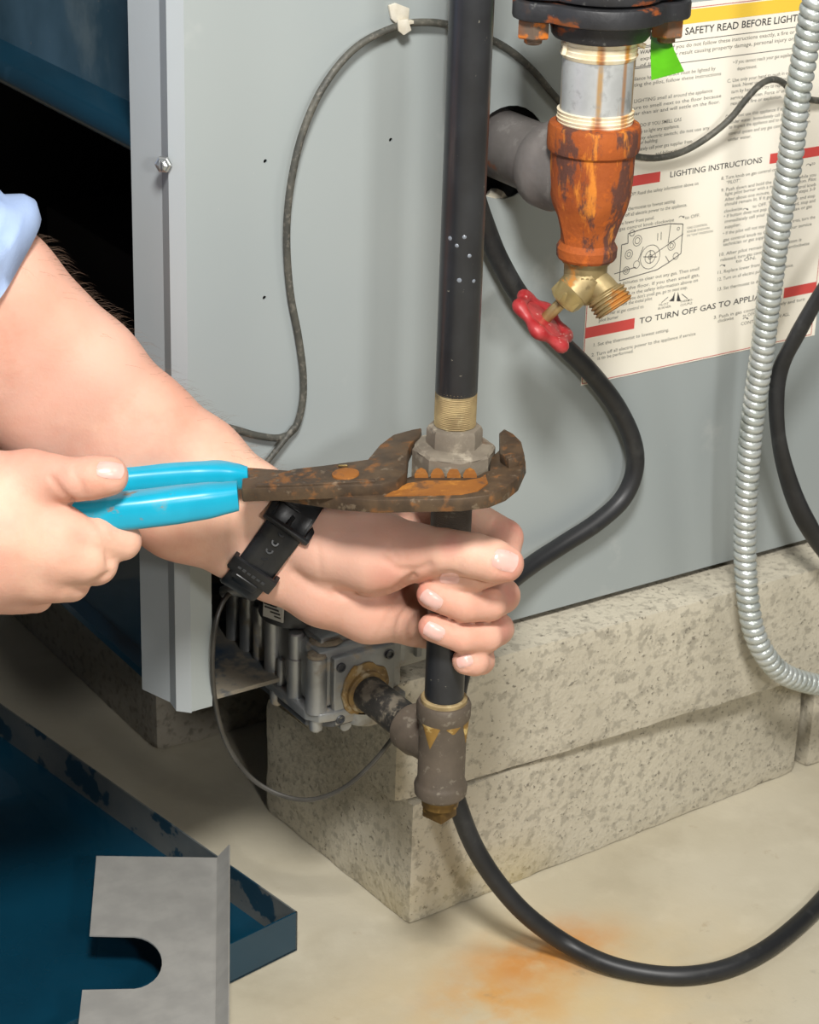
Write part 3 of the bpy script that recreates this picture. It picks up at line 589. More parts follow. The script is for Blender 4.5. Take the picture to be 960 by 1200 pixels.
nip = part('nipple', lathe(ht(.585), up, [(0, .0222), (.07, .0222)], 44), 'galvanized', hp)
def tape(z0, z1, r, k, seed):
    rng_ = random.Random(seed); pr = [(0, r - .0008)]
    for i in range(k):
        t = (z1 - z0) * i / k; pr += [(t, r - .0002 + rng_.uniform(-.0002, .0005)), (t + (z1 - z0) / k * .85, r + .0006 + rng_.uniform(-.0002, .0006))]
    pr.append((z1 - z0, r - .0006)); return lathe(ht(z0), up, pr, 44)
part('tape_wrap', tape(.6335, .648, .0228, 5, 1), 'seal_tape', nip, ang=20)
part('tape_wrap', tape(.590, .6015, .0229, 5, 2), 'seal_tape', nip, ang=20)
tp = ht(.641) - RIGHT * .0215 - FWD * .008
part('tape_end', sweep(catmull([tp, tp + np.array([-.002, -.003, -.003]), tp + np.array([-.003, -.003, -.007])], .001), .0016, 8), 'seal_tape', nip)
part('tape_end', sweep(catmull([tp + RIGHT * .043, tp + RIGHT * .046 + np.array([0, 0, -.002]), tp + RIGHT * .0485 + np.array([0, 0, -.003])], .001), .0017, 8), 'seal_tape', nip)
# tee body: faceted lower half
def tee_body():
    n = 48; prof = [(.4985, .0150), (.4995, .0180), (.5015, .0190), (.508, .0192), (.5105, .0180), (.5125, .0172), (.520, .0182), (.5305, .0210), (.5400, .0243), (.548, .0256), (.560, .0260), (.5745, .0262), (.5755, .0268), (.5765, .0283), (.5785, .0288), (.590, .0288), (.5925, .0278), (.5935, .0225)]
    V, Fc = [], []
    for z, r in prof:
        f = np.clip((.552 - z) / .025, 0, 1) * np.clip((z - .511) / .006, 0, 1)
        for k in range(n):
            a = 2 * math.pi * k / n; fac = math.cos(math.pi / 6) / math.cos((a % (math.pi / 3)) - math.pi / 6)
            rr = r * (1 - f + f * (fac * 1.06)) ; V.append(ht(z if z > .548 else .548 - (.548 - z) * .86) + rr * np.array([math.cos(a), math.sin(a), 0]))
    m = len(prof)
    for i in range(m - 1):
        for k in range(n): Fc.append((i * n + k, i * n + (k + 1) % n, (i + 1) * n + (k + 1) % n, (i + 1) * n + k))
    Fc.append(tuple(range(n))); Fc.append(tuple((m - 1) * n + k for k in range(n))); return V, Fc
te = part('tee', tee_body(), 'rust', hp, ang=28, label='orange rusted reducing tee')
part('branch_collar', lathe(ht(TZ), (0, 1, 0), [(0, .0235), (.022, .0245), (.030, .0262), (.033, .0282), (.043, .0284), (.0455, .0270), (.046, .0225)], 40), 'grey_iron', hp)
part('branch_pipe', sweep([ht(TZ) + np.array([0, t, 0]) for t in (.03, .06, .09, .2)], .0225, 40), 'grey_iron', hp)
rg = onY(588, 237, .004)
part('packing', join(*[lathe(rg + np.array([random.uniform(-.01, .008), .003, random.uniform(-.004, .004)]), (random.uniform(-1, 1), -.5, random.uniform(-1, 1)), [(-.005, .003), (-.002, .007), (.002, .0065), (.005, .002)], 9) for _ in range(4)]), 'clip_white', hp)

# ------------------------------------------------------------------ brass drain valve with red handwheel
DV = dep(ht(.50))
def D(px, py, w=0.): return atd(px, py, DV + w)
dv = thing('drain_valve', 'small brass drain valve with red handwheel hanging below the rusty tee', 'valve', tuple(ht(.465)))
top = ht(.5)
bd = part('valve_body', join(sweep(catmull([top + np.array([0, 0, .002]), D(690, 321), D(689, 330)], .002), [.0145] * 30, 24) if False else lathe(ht(.5075), (0, 0, -1), [(0, .0150), (.004, .0152), (.0045, .0138), (.016, .0136), (.024, .0124), (.030, .009)], 28),
    sweep(catmull([D(688, 326), D(700, 333), D(710, 343), D(716, 353), D(719, 360)], .002), .0095, 20),
    sweep(catmull([D(690, 324), D(680, 334), D(671, 343)], .002), .0118, 20)), 'brass', dv)
od = unit(D(719.5, 361) - D(706, 340)); oc = D(708, 342)
part('hose_thread', lathe(oc, od, [(0, .009), (.0015, .0118)] + [(.002 + i * .0026 + dz, r) for i in range(4) for dz, r in ((0, .0118), (.0008, .0132), (.0016, .0132), (.0024, .0118))] + [(.0128, .0122), (.0128, .0098), (.008, .0090)], 30), 'brass', dv, ang=25)
bdir = unit(D(643, 369.5, .012) - D(690, 323, -.004))
bc = D(672, 341, 0)
part('bonnet_nut', join(bev(lathe(bc, bdir, [(0, .0118), (.0085, .0118)], 6, .3), .0009), lathe(bc - bdir * .004, bdir, [(0, .0110), (.004, .0114), (.013, .0100), (.0145, .006)], 26)), 'brass_bright', dv, ang=25)
part('stem', sweep([bc + bdir * t for t in (.012, .02, .03)], .0038, 14), 'brass_bright', dv)
wc = bc + bdir * .0245
def wheel():
    u, v, d = frame(bdir); n = 96; m = 12; V, Fc = [], []
    for i in range(n):
        a = 2 * math.pi * i / n; R_ = .0190 + .0014 * math.cos(6 * a); rr = .0046 + .0010 * math.cos(6 * a)
        c = wc + d * .004 + (u * math.cos(a) + v * math.sin(a)) * R_
        for k in range(m):
            b_ = 2 * math.pi * k / m; V.append(c + (u * math.cos(a) + v * math.sin(a)) * rr * math.cos(b_) + d * rr * .85 * math.sin(b_))
    for i in range(n):
        for k in range(m): Fc.append((i * m + k, ((i + 1) % n) * m + k, ((i + 1) % n) * m + (k + 1) % m, i * m + (k + 1) % m))
    web = lathe(wc + d * .001, d, [(0, .0055), (.0005, .007), (.0020, .0185), (.0045, .0185), (.004, .007), (.006, .0065), (.0065, .004)], 32)
    return join((V, Fc), web)
hw = part('handwheel', wheel(), 'red_paint', dv, ang=50, label='red lobed handwheel')
part('wheel_nut', lathe(wc + bdir * .006, bdir, [(0, .005), (.004, .005), (.005, .003)], 6), 'brass', hw)
g = text_geo('BSO', .02); tv = g[0]; tw = tv[:, 0].max()
tcn = ht(.4950) - np.array([0, 0, 0]); ufr = unit(RIGHT * [1, 1, 0]); ffr = unit(np.array([FWD[0], FWD[1], 0]))
V = []
for lay in (0, .0016):
    for v in tv: V.append(tcn + ufr * ((v[0] - tw / 2) * .0052 + .001) + np.array([0, 0, 1.]) * (v[1] - .35) * .0062 - ffr * (.0128 + lay))
nv = len(tv); Fc = [tuple(i + nv for i in f) for f in g[1]]
ed = {}
for f in g[1]:
    for i in range(len(f)): e = (f[i], f[(i + 1) % len(f)]); ed[e] = ed.get(e, 0) + 1
Fc += [(a_, b_, b_ + nv, a_ + nv) for (a_, b_) in ed if (b_, a_) not in ed]
part('cast_mark', (V, Fc), 'brass', bd, smooth=False)

# ------------------------------------------------------------------ green tape hanging at the flange
tpx = [((764, 30), (787, 30)), ((763, 45), (786, 44)), ((762.5, 60), (790, 58)), ((763, 78), (796, 71)), ((763.5, 94), (802, 83.5))]
tv = []
for i, (a_, b_) in enumerate(tpx):
    d0 = 1.412 - .012 * i
    tv.append([atd(a_[0] + (b_[0] - a_[0]) * t, a_[1] + (b_[1] - a_[1]) * t, d0 + .006 * math.sin(t * 2.6) - .004 * t * (i / 4) ** 2) for t in np.linspace(0, 1, 7)])
tv = np.array(tv); V = [p for r in tv for p in r] + [p + FWD * .0004 for r in tv for p in r]; k = 35; Fc = []
for i in range(4):
    for j in range(6):
        q = (i * 7 + j, i * 7 + j + 1, (i + 1) * 7 + j + 1, (i + 1) * 7 + j); Fc += [q, tuple(x + k for x in q[::-1])]
bl_ = [j for j in range(7)] + [i * 7 + 6 for i in range(1, 5)] + [28 + j for j in range(5, -1, -1)] + [i * 7 for i in range(3, 0, -1)]
Fc += [(bl_[i], bl_[(i + 1) % len(bl_)], bl_[(i + 1) % len(bl_)] + k, bl_[i] + k) for i in range(len(bl_))]
part('tape_strip', (V, Fc), 'green_tape', label='bright green strip of tape hanging from the black flange', cat='tape', origin=atd(775, 60, 1.43))

# ------------------------------------------------------------------ cables, hose, conduit
def cable(name, pts, r, m, label, cat, n=14, step=.004):
    pp = catmull(path(pts), step)
    return part(name, sweep(pp, r, n), m, label=label, cat=cat, origin=pp[len(pp) // 2])
YW = ('Y', -.0035)
cable('thin_cable', [(262, 660, ('Y', .03)), (256, 630, ('Y', .012)), (251, 605, ('Y', -.004)), (247, 560, YW), (248, 520, YW), (258, 501, YW), (275, 503, YW), (300, 510, YW), (328, 513, YW), (345, 503, YW), (354, 475, YW), (355.5, 440, YW), (350, 395, YW), (340, 340, YW), (336, 275, ('Y', -.005)), (341, 215, ('Y', -.007)), (355, 155, ('Y', -.008)), (380, 100, ('Y', -.008)), (418, 55, ('Y', -.007)), (465, 31, ('Y', -.006)), (500, 26, ('Y', -.006)), (535, 31, ('Y', -.005)), (575, 46, YW), (602, 62, YW), (627, 85, YW), (648, 110, YW), (680, 145, YW), (715, 172, ('Y', -.005)), (745, 183, ('Y', -.008)), (772, 185, ('Y', -.010)), (800, 178, ('Y', -.012)), (828, 162, ('Y', -.014)), (855, 140, ('Y', -.018)), (874, 117, ('Y', -.022)), (890, 100, ('Y', -.024)), (905, 93, ('Y', -.022)), (918, 97, ('Y', -.018)), (930, 110, ('Y', -.012)), (946, 116, ('Y', -.008)), (980, 120, YW)], .0023, 'wire_dusty', 'thin dusty grey cable arching across the side panel and label', 'cable')
cable('thin_cable', [(345, 500, ('Y', -.006)), (333, 516, ('Y', -.006)), (322, 530, ('Y', -.006)), (308, 548, ('Y', -.007)), (290, 575, ('Y', -.008)), (282, 625, ('Y', -.006)), (290, 655, ('Y', .02))], .0019, 'wire_dusty', 'short cable end branching down behind the forearm', 'cable')
cl = thing('cable_clip', 'small white adhesive clip holding the thin cable on the panel', 'clip', tuple(onY(470, 25, 0)))
c0 = [onY(*q, -.0001) for q in ((454, 6), (462, 3), (478, 9), (477, 24), (466, 30), (457, 22))]
part('clip_base', bev(prism(c0, (0, -.0022, 0)), .0005), 'clip_white', cl)
c1 = [onY(*q, -.0085) for q in ((465, 24), (477, 22), (481, 35), (472, 41), (466, 36))]
part('clip_loop', join(bev(prism(c1, (0, -.0016, 0)), .0004), bev(prism([onY(*q, -.0015) for q in ((465, 23), (477, 21), (477, 25), (466, 27))], (0, -.008, 0)), .0003)), 'clip_white', cl)
YH = ('Y', -.012)
cable('black_hose', [(557, -150, ('Y', -.03)), (554, -60, ('Y', -.03)), (551, 40, ('Y', -.03)), (548, 120, ('Y', -.03)), (550, 185, ('Y', -.026)), (556, 225, ('Y', -.02)), (568, 262, YH), (585, 304, YH), (612, 350, YH), (650, 394, YH), (690, 434, YH), (722, 475, YH), (741, 515, YH), (744, 550, YH), (730, 584, YH), (700, 612, YH), (660, 638, YH), (622, 663, ('Y', -.018)), (590, 690, ('Y', -.03)), (560, 735, ('Y', -.05)), (538, 800, ('Y', -.065)), (529, 870, ('Y', -.075)), (530, 915, ('Y', -.08)), (539, 950, ('Y', -.085)), (556, 992, None), (582, 1033, None), (617, 1072, None), (662, 1105, ('Z', .016)), (710, 1129, ('Z', .009)), (760, 1141, ('Z', .0068)), (806, 1143, ('Z', .0068)), (850, 1135, ('Z', .0068)), (890, 1117, ('Z', .0068)), (925, 1092, ('Z', .0068)), (962, 1057, ('Z', .0068)), (1000, 1010, ('Z', .0068)), (1040, 960, ('Z', .0068))], .0066, 'rubber_black', 'thick black rubber hose looping behind the pipe and onto the floor', 'hose', 18)
cable('capillary_tube', [(300, 694, ('d', 1.50)), (276, 692, ('d', 1.50)), (262, 704, ('d', 1.497)), (252, 735, ('d', 1.495)), (249, 785, ('d', 1.505)), (255, 838, ('d', 1.53)), (270, 880, ('d', 1.55)), (296, 913, ('d', 1.555)), (330, 932, ('d', 1.555)), (365, 937, ('d', 1.55)), (402, 924, ('d', 1.54)), (436, 895, ('d', 1.53)), (461, 864, ('d', 1.52)), (474, 846, ('d', 1.517))], .0017, 'wire_clear', 'thin clear tube drooping below the aluminium gas valve', 'tube', 10)
# dark twisted flat cable at the right
pts = catmull(path([(1010, 270, ('Y', -.07)), (982, 312, ('Y', -.07)), (957, 352, ('Y', -.065)), (933, 395, ('Y', -.06)), (915, 432, ('Y', -.055)), (910, 470, ('Y', -.055)), (913, 515, ('Y', -.055)), (923, 558, ('Y', -.055)), (938, 598, ('Y', -.06)), (962, 640, ('Y', -.065)), (1000, 690, ('Y', -.07))]), .004)
t = np.linspace(0, 1, len(pts))
part('flat_cable', sweep(pts, np.interp(t, [0, .25, .4, .5, .75, 1], [.007, .0075, .0058, .0055, .0085, .0075]).tolist(), 16, flat=np.interp(t, [0, .4, 1], [.5, .62, .5]), twist=np.interp(t, [0, .3, .45, 1], [1.2, 1.5, 2.4, 2.9])), 'rubber_black', label='dark flattened black cable beside the metal conduit', cat='cable', origin=pts[len(pts) // 2])
# flexible metal conduit: helical corrugation
pts = catmull(path([(q[0], q[1], ('Y', q[2])) for q in [(968, -60, -.135), (955, 0, -.13), (948, 38, -.126), (941, 77, -.122), (934, 118, -.118), (927, 182, -.11), (920, 224, -.104), (912.5, 266, -.098), (905.5, 315, -.09), (898.5, 371, -.08), (893, 416, -.073), (886.5, 460, -.066), (880, 510, -.06), (875, 580, -.055), (873, 635, -.053), (876, 693, -.056), (883, 737, -.06), (898, 769, -.064), (921, 791, -.064), (962, 803, -.06), (1010, 806, -.06)]]), .001)
sl = np.concatenate([[0], np.cumsum(np.linalg.norm(np.diff(pts, axis=0), axis=1))])
nstep = int(sl[-1] / .0007); ss = np.linspace(0, sl[-1], nstep); pts = np.array([np.interp(ss, sl, pts[:, i]) for i in range(3)]).T
ns = 20; pitch = .0068
ph = (ss[:, None] / pitch + np.arange(ns)[None, :] / ns) % 1
rad = .0062 + .0024 * np.sqrt(np.clip(1 - (np.abs(ph - .5) / .47) ** 2, 0, 1))
part('metal_conduit', sweep(pts, rad, ns), 'steel_conduit', ang=180, label='silver flexible corrugated metal conduit hanging at the right', cat='conduit', origin=pts[len(pts) // 2])

# ------------------------------------------------------------------ blue door panel on the floor and notched sheet metal plate
A0 = np.array([.058, -.020, 0]); da = unit((-.146, .989, 0)); db = unit((-.985, -.172, 0))
LA, LB, HR = .60, .42, .033
dp = thing('door_panel', 'blue painted sheet-metal furnace door lying face down on the floor', 'panel', tuple(A0))
def pp(a_, b_, z): return A0 + da * a_ + db * b_ + np.array([0, 0, z])
part('panel_sheet', prism([pp(0, 0, .001), pp(LA, 0, .001), pp(LA, LB, .001), pp(0, LB, .001)], (0, 0, .0014)), 'blue_paint_worn', dp, smooth=False)
def rim(a0, b0, a1, b1, ia, ib, nm):
    i_ = da * ia + db * ib
    part(nm, join(prism([pp(a0, b0, .0015), pp(a1, b1, .0015), pp(a1, b1, HR), pp(a0, b0, HR)], i_ * .0013)), 'rim_reflection' if nm == 'long_rim' else 'blue_paint_worn', dp, smooth=False)
rim(0, 0, LA, 0, 0, 1, 'long_rim'); rim(0, 0, 0, LB, 1, 0, 'short_rim'); rim(LA, 0, LA, LB, -1, 0, 'short_rim'); rim(0, LB, LA, LB, 0, -1, 'long_rim')
q0, q1, q2 = onZ(113, 1003, .0370), onZ(256, 1005, .0370), onZ(170, 1240, .0350)
plan = unit(np.cross(q1 - q0, q2 - q0)); plan = plan if plan[2] > 0 else -plan
def onP(px, py): r = ray(px, py); return CAM + r * (((q0 - CAM) @ plan) / (r @ plan))
pl = thing('notched_plate', 'bare galvanized plate with a rounded notch resting on the blue panel', 'plate', tuple(onP(180, 1080)))
nt_ = [(113, 1003), (256, 1005), (254, 1238), (86, 1238), (92, 1200), (96.5, 1160), (145, 1159)]
nt_ += [(153 + 37 * math.cos(t), 1128 - 31 * math.sin(t)) for t in np.linspace(-1.45, 1.45, 14)] + [(147, 1097), (105, 1096)]
part('plate_sheet', prism([onP(*q) for q in nt_], -plan * .0011), 'sheet_metal', pl, smooth=False)
e0, e1 = onP(256, 1005), onP(254, 1238); ed_ = unit(e1 - e0); eo = unit(np.cross(ed_, plan))
if eo @ RIGHT < 0: eo = -eo
part('bent_flange', prism([e0, e1, e1 + eo * .008 + plan * .008, e0 + eo * .0085 + plan * .0085 - ed_ * .003], unit(np.cross(ed_, eo + plan)) * .0011), 'sheet_metal', pl, smooth=False)
#PERSON#
# ------------------------------------------------------------------ person: body grown as one surface from tapered limbs
def smin(a, b_, k):
    h = np.clip(.5 + .5 * (b_ - a) / k, 0, 1); return b_ + (a - b_) * h - k * h * (1 - h)
def cap(p, a, b_, ra, rb):
    ba = b_ - a; L = float(ba @ ba) + 1e-12; pa = p - a
    t = np.clip(pa @ ba / L, 0, 1); return np.sqrt(((pa - t[:, None] * ba) ** 2).sum(1)) - (ra + (rb - ra) * t)
def surface_nets(fn, lo, hi, h):
    B = 8; lo = np.array(lo, float); nb = np.ceil((np.array(hi) - lo) / (B * h)).astype(int)
    bi = np.stack(np.meshgrid(*[np.arange(n) for n in nb], indexing='ij'), -1).reshape(-1, 3)
    d = fn((lo + (bi + .5) * B * h)); bi = bi[np.abs(d) < B * h * 1.05]
    li = np.stack(np.meshgrid(*[np.arange(B + 1)] * 3, indexing='ij'), -1).reshape(-1, 3)
    val = np.empty((len(bi), B + 1, B + 1, B + 1), np.float32)
    for s in range(0, len(bi), 600):
        q = bi[s:s + 600]; pts = lo + ((q[:, None, :] * B + li[None]) * h).reshape(-1, 3)
        val[s:s + 600] = fn(pts).reshape(len(q), B + 1, B + 1, B + 1)
    ins = val < 0; c = np.zeros((len(bi), B, B, B), int)
    for dx in (0, 1):
        for dy in (0, 1):
            for dz in (0, 1): c += ins[:, dx:dx + B, dy:dy + B, dz:dz + B]
    act = np.argwhere((c > 0) & (c < 8)); b0 = act[:, 0]; l = act[:, 1:]
    g = bi[b0] * B + l; acc = np.zeros((len(act), 3)); cnt = np.zeros(len(act))
    corners = [(x, y, z) for x in (0, 1) for y in (0, 1) for z in (0, 1)]
    for a in corners:
        for ax in range(3):
            if a[ax]: continue
            e = list(a); e[ax] = 1
            va = val[b0, l[:, 0] + a[0], l[:, 1] + a[1], l[:, 2] + a[2]]; vb = val[b0, l[:, 0] + e[0], l[:, 1] + e[1], l[:, 2] + e[2]]
            m = (va < 0) != (vb < 0); t = va / (va - vb + 1e-20)
            p = np.tile(np.array(a, float), (len(act), 1)); p[:, ax] = t; acc[m] += p[m]; cnt[m] += 1
    V = lo + (g + acc / cnt[:, None]) * h
    S = (nb * B + 4).astype(np.int64); key = lambda q: ((q[:, 0] + 1) * S[1] + q[:, 1] + 1) * S[2] + q[:, 2] + 1
    k = key(g.astype(np.int64)); o_ = np.argsort(k); ks = k[o_]; Fq = []
    for ax in range(3):
        sl = [slice(0, B)] * 3; sl2 = list(sl); sl2[ax] = slice(1, B + 1)
        m = ins[(slice(None), *sl)] != ins[(slice(None), *sl2)]
        e = np.argwhere(m); gi = (bi[e[:, 0]] * B + e[:, 1:]).astype(np.int64); inside = ins[e[:, 0], e[:, 1], e[:, 2], e[:, 3]]
        u, v = [(1, 2), (2, 0), (0, 1)][ax]; quad = []; ok = np.ones(len(gi), bool)
        for du, dv_ in ((-1, -1), (0, -1), (0, 0), (-1, 0)):
            q = gi.copy(); q[:, u] += du; q[:, v] += dv_; kk = key(q); pos = np.clip(np.searchsorted(ks, kk), 0, len(ks) - 1)
            ok &= ks[pos] == kk; quad.append(o_[pos])
        quad = np.stack(quad, 1)[ok]; fl_ = ~inside[ok]; quad[fl_] = quad[fl_][:, ::-1]; Fq.append(quad)
    return V, np.vstack(Fq)

def LJ(px, py, wmm): return atd(px, py, 1.261 + .0002195 * py + wmm * .001)     # left hand, measured from the pipe
def RJ(px, py, wmm): return atd(px, py, 1.322 + wmm * .001)                       # right hand, measured from the handles
PALM, PROX, DIST = [], [], []
def chain(lst, pts, rs):
    for i in range(len(pts) - 1): lst.append((pts[i], pts[i + 1], rs[i] * .001, rs[i + 1] * .001))
# left forearm: two strands (radius and ulna side), then wrist
chain(PALM, [LJ(-190, 225, -20), LJ(-85, 285, 0), LJ(-4, 336, 12), LJ(104, 432, 18), LJ(170, 498, 18), LJ(234, 540, 15), LJ(300, 588, 11), LJ(334, 616, 9)], [44, 42, 36, 31, 30, 26, 21.5, 20])
chain(PALM, [LJ(-190, 285, -20), LJ(-110, 355, 2), LJ(-30, 412, 14), LJ(50, 478, 20), LJ(130, 543, 20), LJ(212, 600, 17), LJ(290, 638, 12), LJ(318, 664, 10)], [44, 42, 38, 35, 32, 28.5, 23.5, 19.5])
_u = [(104, 432, 18, 31), (170, 498, 18, 30), (234, 540, 15, 26), (300, 588, 11, 21.5)]; _l = [(50, 478, 20, 35), (130, 543, 20, 32), (212, 600, 17, 28.5), (290, 638, 12, 23.5)]
_m = [(-100, 322, 0, 43), (-17, 374, 13, 38)] + [((a[0] + b_[0]) / 2, (a[1] + b_[1]) / 2, (a[2] + b_[2]) / 2, (a[3] + b_[3]) / 2) for a, b_ in zip(_u, _l)]
chain(PALM, [LJ(*q[:3]) for q in _m], [q[3] for q in _m])
# left palm
chain(PALM, [LJ(334, 616, 9), LJ(380, 634, 2), LJ(440, 648, -6), LJ(486, 648, -14)], [21, 23.5, 24.5, 17])
chain(PALM, [LJ(318, 664, 10), LJ(380, 692, 8), LJ(435, 712, 12), LJ(472, 722, 20)], [19.5, 21, 21, 15])
chain(PALM, [LJ(330, 630, 12), LJ(430, 640, 28), LJ(500, 614, 38)], [18, 16, 13])
chain(PALM, [LJ(330, 640, 12), LJ(430, 665, 28), LJ(502, 655, 40)], [18, 16, 13])
chain(PALM, [LJ(330, 650, 12), LJ(430, 690, 26), LJ(496, 698, 38)], [18, 16, 12.5])
chain(PALM, [LJ(330, 660, 12), LJ(430, 712, 22), LJ(484, 734, 30)], [18, 15, 12])
# thumb
chain(PROX, [LJ(486, 646, -14), LJ(520, 646, -24)], [16.5, 14])
chain(DIST, [LJ(520, 646, -24), LJ(556, 651, -32), LJ(578, 657, -34), LJ(592, 660.5, -34)], [14, 13.6, 13.4, 11.6])
LF = [  # MCP, PIP, DIP, mid pulp, tip with radii
    ([LJ(505, 612, 38), LJ(550, 606, 36), LJ(592, 630, 17), LJ(588, 664, -8), LJ(555, 676, -20), LJ(523, 677, -20)], [13, 12, 11.5, 10, 9.2, 8.3]),
    ([LJ(505, 655, 40), LJ(553, 668, 36), LJ(589, 698, 13), LJ(574, 708, -13), LJ(545, 710, -23), LJ(505.5, 697, -23)], [12, 11.5, 11.2, 10.6, 10.2, 9.2]),
    ([LJ(498, 698, 38), LJ(545, 712, 34), LJ(583, 737, 12), LJ(570, 746, -12), LJ(542, 747, -22), LJ(506.5, 735, -22)], [12, 11, 10.6, 10.0, 9.7, 8.9]),
    ([LJ(486, 734, 30), LJ(530, 752, 30), LJ(561, 771, 12), LJ(563, 774, -6), LJ(556, 775, -16), LJ(546, 774.5, -19)], [11, 10, 9.4, 9.2, 9.2, 8.8])]
for p, r in LF: chain(PROX, p[:2], r[:2]); chain(DIST, p[1:], r[1:])
# right forearm, wrist, back of hand
chain(PALM, [RJ(-560, 560, -150), RJ(-420, 590, -95), RJ(-260, 602, -50), RJ(-120, 592, -22), RJ(-40, 588, -8)], [44, 44, 38, 26, 26])
chain(PALM, [RJ(-560, 600, -150), RJ(-420, 640, -95), RJ(-260, 652, -50), RJ(-120, 648, -20), RJ(-40, 652, -6)], [42, 42, 36, 25, 27])
chain(PALM, [RJ(-90, 600, -14), RJ(0, 598, -12), RJ(66, 618, -8)], [26, 22, 17])
chain(PALM, [RJ(-90, 620, -14), RJ(0, 632, -12), RJ(66, 648, -8)], [26, 24, 18])
chain(PALM, [RJ(-90, 640, -12), RJ(-10, 660, -8), RJ(44, 674, -2)], [25, 22, 16])
chain(PALM, [RJ(-90, 650, -8), RJ(-30, 676, -2), RJ(12, 690, 6)], [24, 20, 14])
chain(PALM, [RJ(-90, 590, -10), RJ(-10, 572, -8), RJ(36, 564, -12)], [24, 19, 17])
chain(PROX, [RJ(36, 562, -12), RJ(60, 560, -18), RJ(88, 562, -24)], [17, 14, 12.4])
chain(DIST, [RJ(88, 562, -24), RJ(108, 560, -25), RJ(127, 558, -24)], [12.4, 12.6, 11.6])
RF = [([RJ(66, 618, -8), RJ(110, 628, -4), RJ(143, 634, 6), RJ(140, 622, 34), RJ(100, 600, 38)], [15.5, 13, 11.4, 10, 8.5]),
      ([RJ(66, 648, -8), RJ(98, 655, -4), RJ(112, 660, 4), RJ(112, 645, 36), RJ(75, 620, 40)], [16, 14.5, 13, 11, 9]),
      ([RJ(44, 674, -2), RJ(68, 680, 2), RJ(82, 682, 8), RJ(82, 665, 38), RJ(50, 640, 42)], [14.5, 12.8, 11.8, 10, 8.5]),
      ([RJ(12, 690, 6), RJ(30, 696, 8), RJ(42, 698, 14), RJ(42, 684, 38), RJ(15, 660, 42)], [12.5, 11, 10.2, 9, 8])]
for p, r in RF: chain(PROX, p[:2], r[:2]); chain(DIST, p[1:], r[1:])
# upper arms, shoulders and neck (inside the shirt)
SHL, SHR = np.array([-.46, .16, .74]), np.array([-.60, -.21, .72])
ELB, ELR = LJ(-190, 255, -20), RJ(-560, 580, -150)
chain(PALM, [ELB, (ELB + SHL) / 2, SHL], [52, 50, 46]); chain(PALM, [ELR, (ELR + SHR) / 2, SHR], [46, 48, 46])
NK = (SHL + SHR) / 2 + np.array([-.03, 0, .05]); HD = NK + np.array([.05, .01, .15])
chain(PALM, [SHL, NK, SHR], [44, 55, 44]); chain(PALM, [NK, HD], [56, 58])
HF = unit((.8, .15, -.55)); HU = unit(np.cross(np.cross(HF, (0, 0, 1)), HF)); HS = np.cross(HF, HU)
HC = HD + HU * .055
chain(PALM, [HC + HU * .03 - HF * .035, HC + HU * .025 + HF * .025], [76, 74]); chain(PALM, [HC - HU * .02 + HF * .02, HC - HU * .075 + HF * .045], [66, 42])
chain(DIST, [HC + HF * .088 + HU * .015, HC + HF * .118 - HU * .022], [9, 14])                    # nose
chain(DIST, [HC + HF * .080 - HU * .062 - HS * .018, HC + HF * .080 - HU * .062 + HS * .018], [10, 10])   # lips
for s_ in (-1, 1):
    chain(DIST, [HC + HF * .078 + HU * .030 + HS * s_ * .018, HC + HF * .070 + HU * .030 + HS * s_ * .045], [11, 9])   # brows
    chain(DIST, [HC + HS * s_ * .074 + HU * .02 - HF * .01, HC + HS * s_ * .074 - HU * .025 - HF * .005], [10, 7])      # ears

ALLC = np.array([np.concatenate([a, b_, [ra, rb]]) for a, b_, ra, rb in PALM + PROX + DIST]); NPA, NPR = len(PALM), len(PROX)
def body_fn(p):
    p = np.asarray(p); out = np.full(len(p), .2)
    # spatial culling in chunks
    order = np.lexsort((np.floor(p[:, 2] / .03), np.floor(p[:, 1] / .03), np.floor(p[:, 0] / .03)))
    for s in range(0, len(p), 20000):
        ix = order[s:s + 20000]; q = p[ix]; lo, hi = q.min(0), q.max(0)
        A = ALLC[:, :3]; Bq = ALLC[:, 3:6]; R_ = np.maximum(ALLC[:, 6], ALLC[:, 7])[:, None] + .05
        use = np.all((np.minimum(A, Bq) - R_ < hi) & (np.maximum(A, Bq) + R_ > lo), 1)
        dp_ = np.full(len(q), .2); dx_ = np.full(len(q), .2); dd = np.full(len(q), .2)
        for i in np.nonzero(use)[0]:
            c = cap(q, A[i], Bq[i], ALLC[i, 6], ALLC[i, 7])
            if i < NPA: dp_ = smin(dp_, c, .010)
            elif i < NPA + NPR: dx_ = smin(dx_, c, .0008)
            else: dd = smin(dd, c, .0012)
        out[ix] = smin(smin(dp_, dx_, .006), dd, .0018)
    return out
lo = ALLC[:, :3].min(0); lo = np.minimum(lo, ALLC[:, 3:6].min(0)) - .10; hi = np.maximum(ALLC[:, :3].max(0), ALLC[:, 3:6].max(0)) + .10
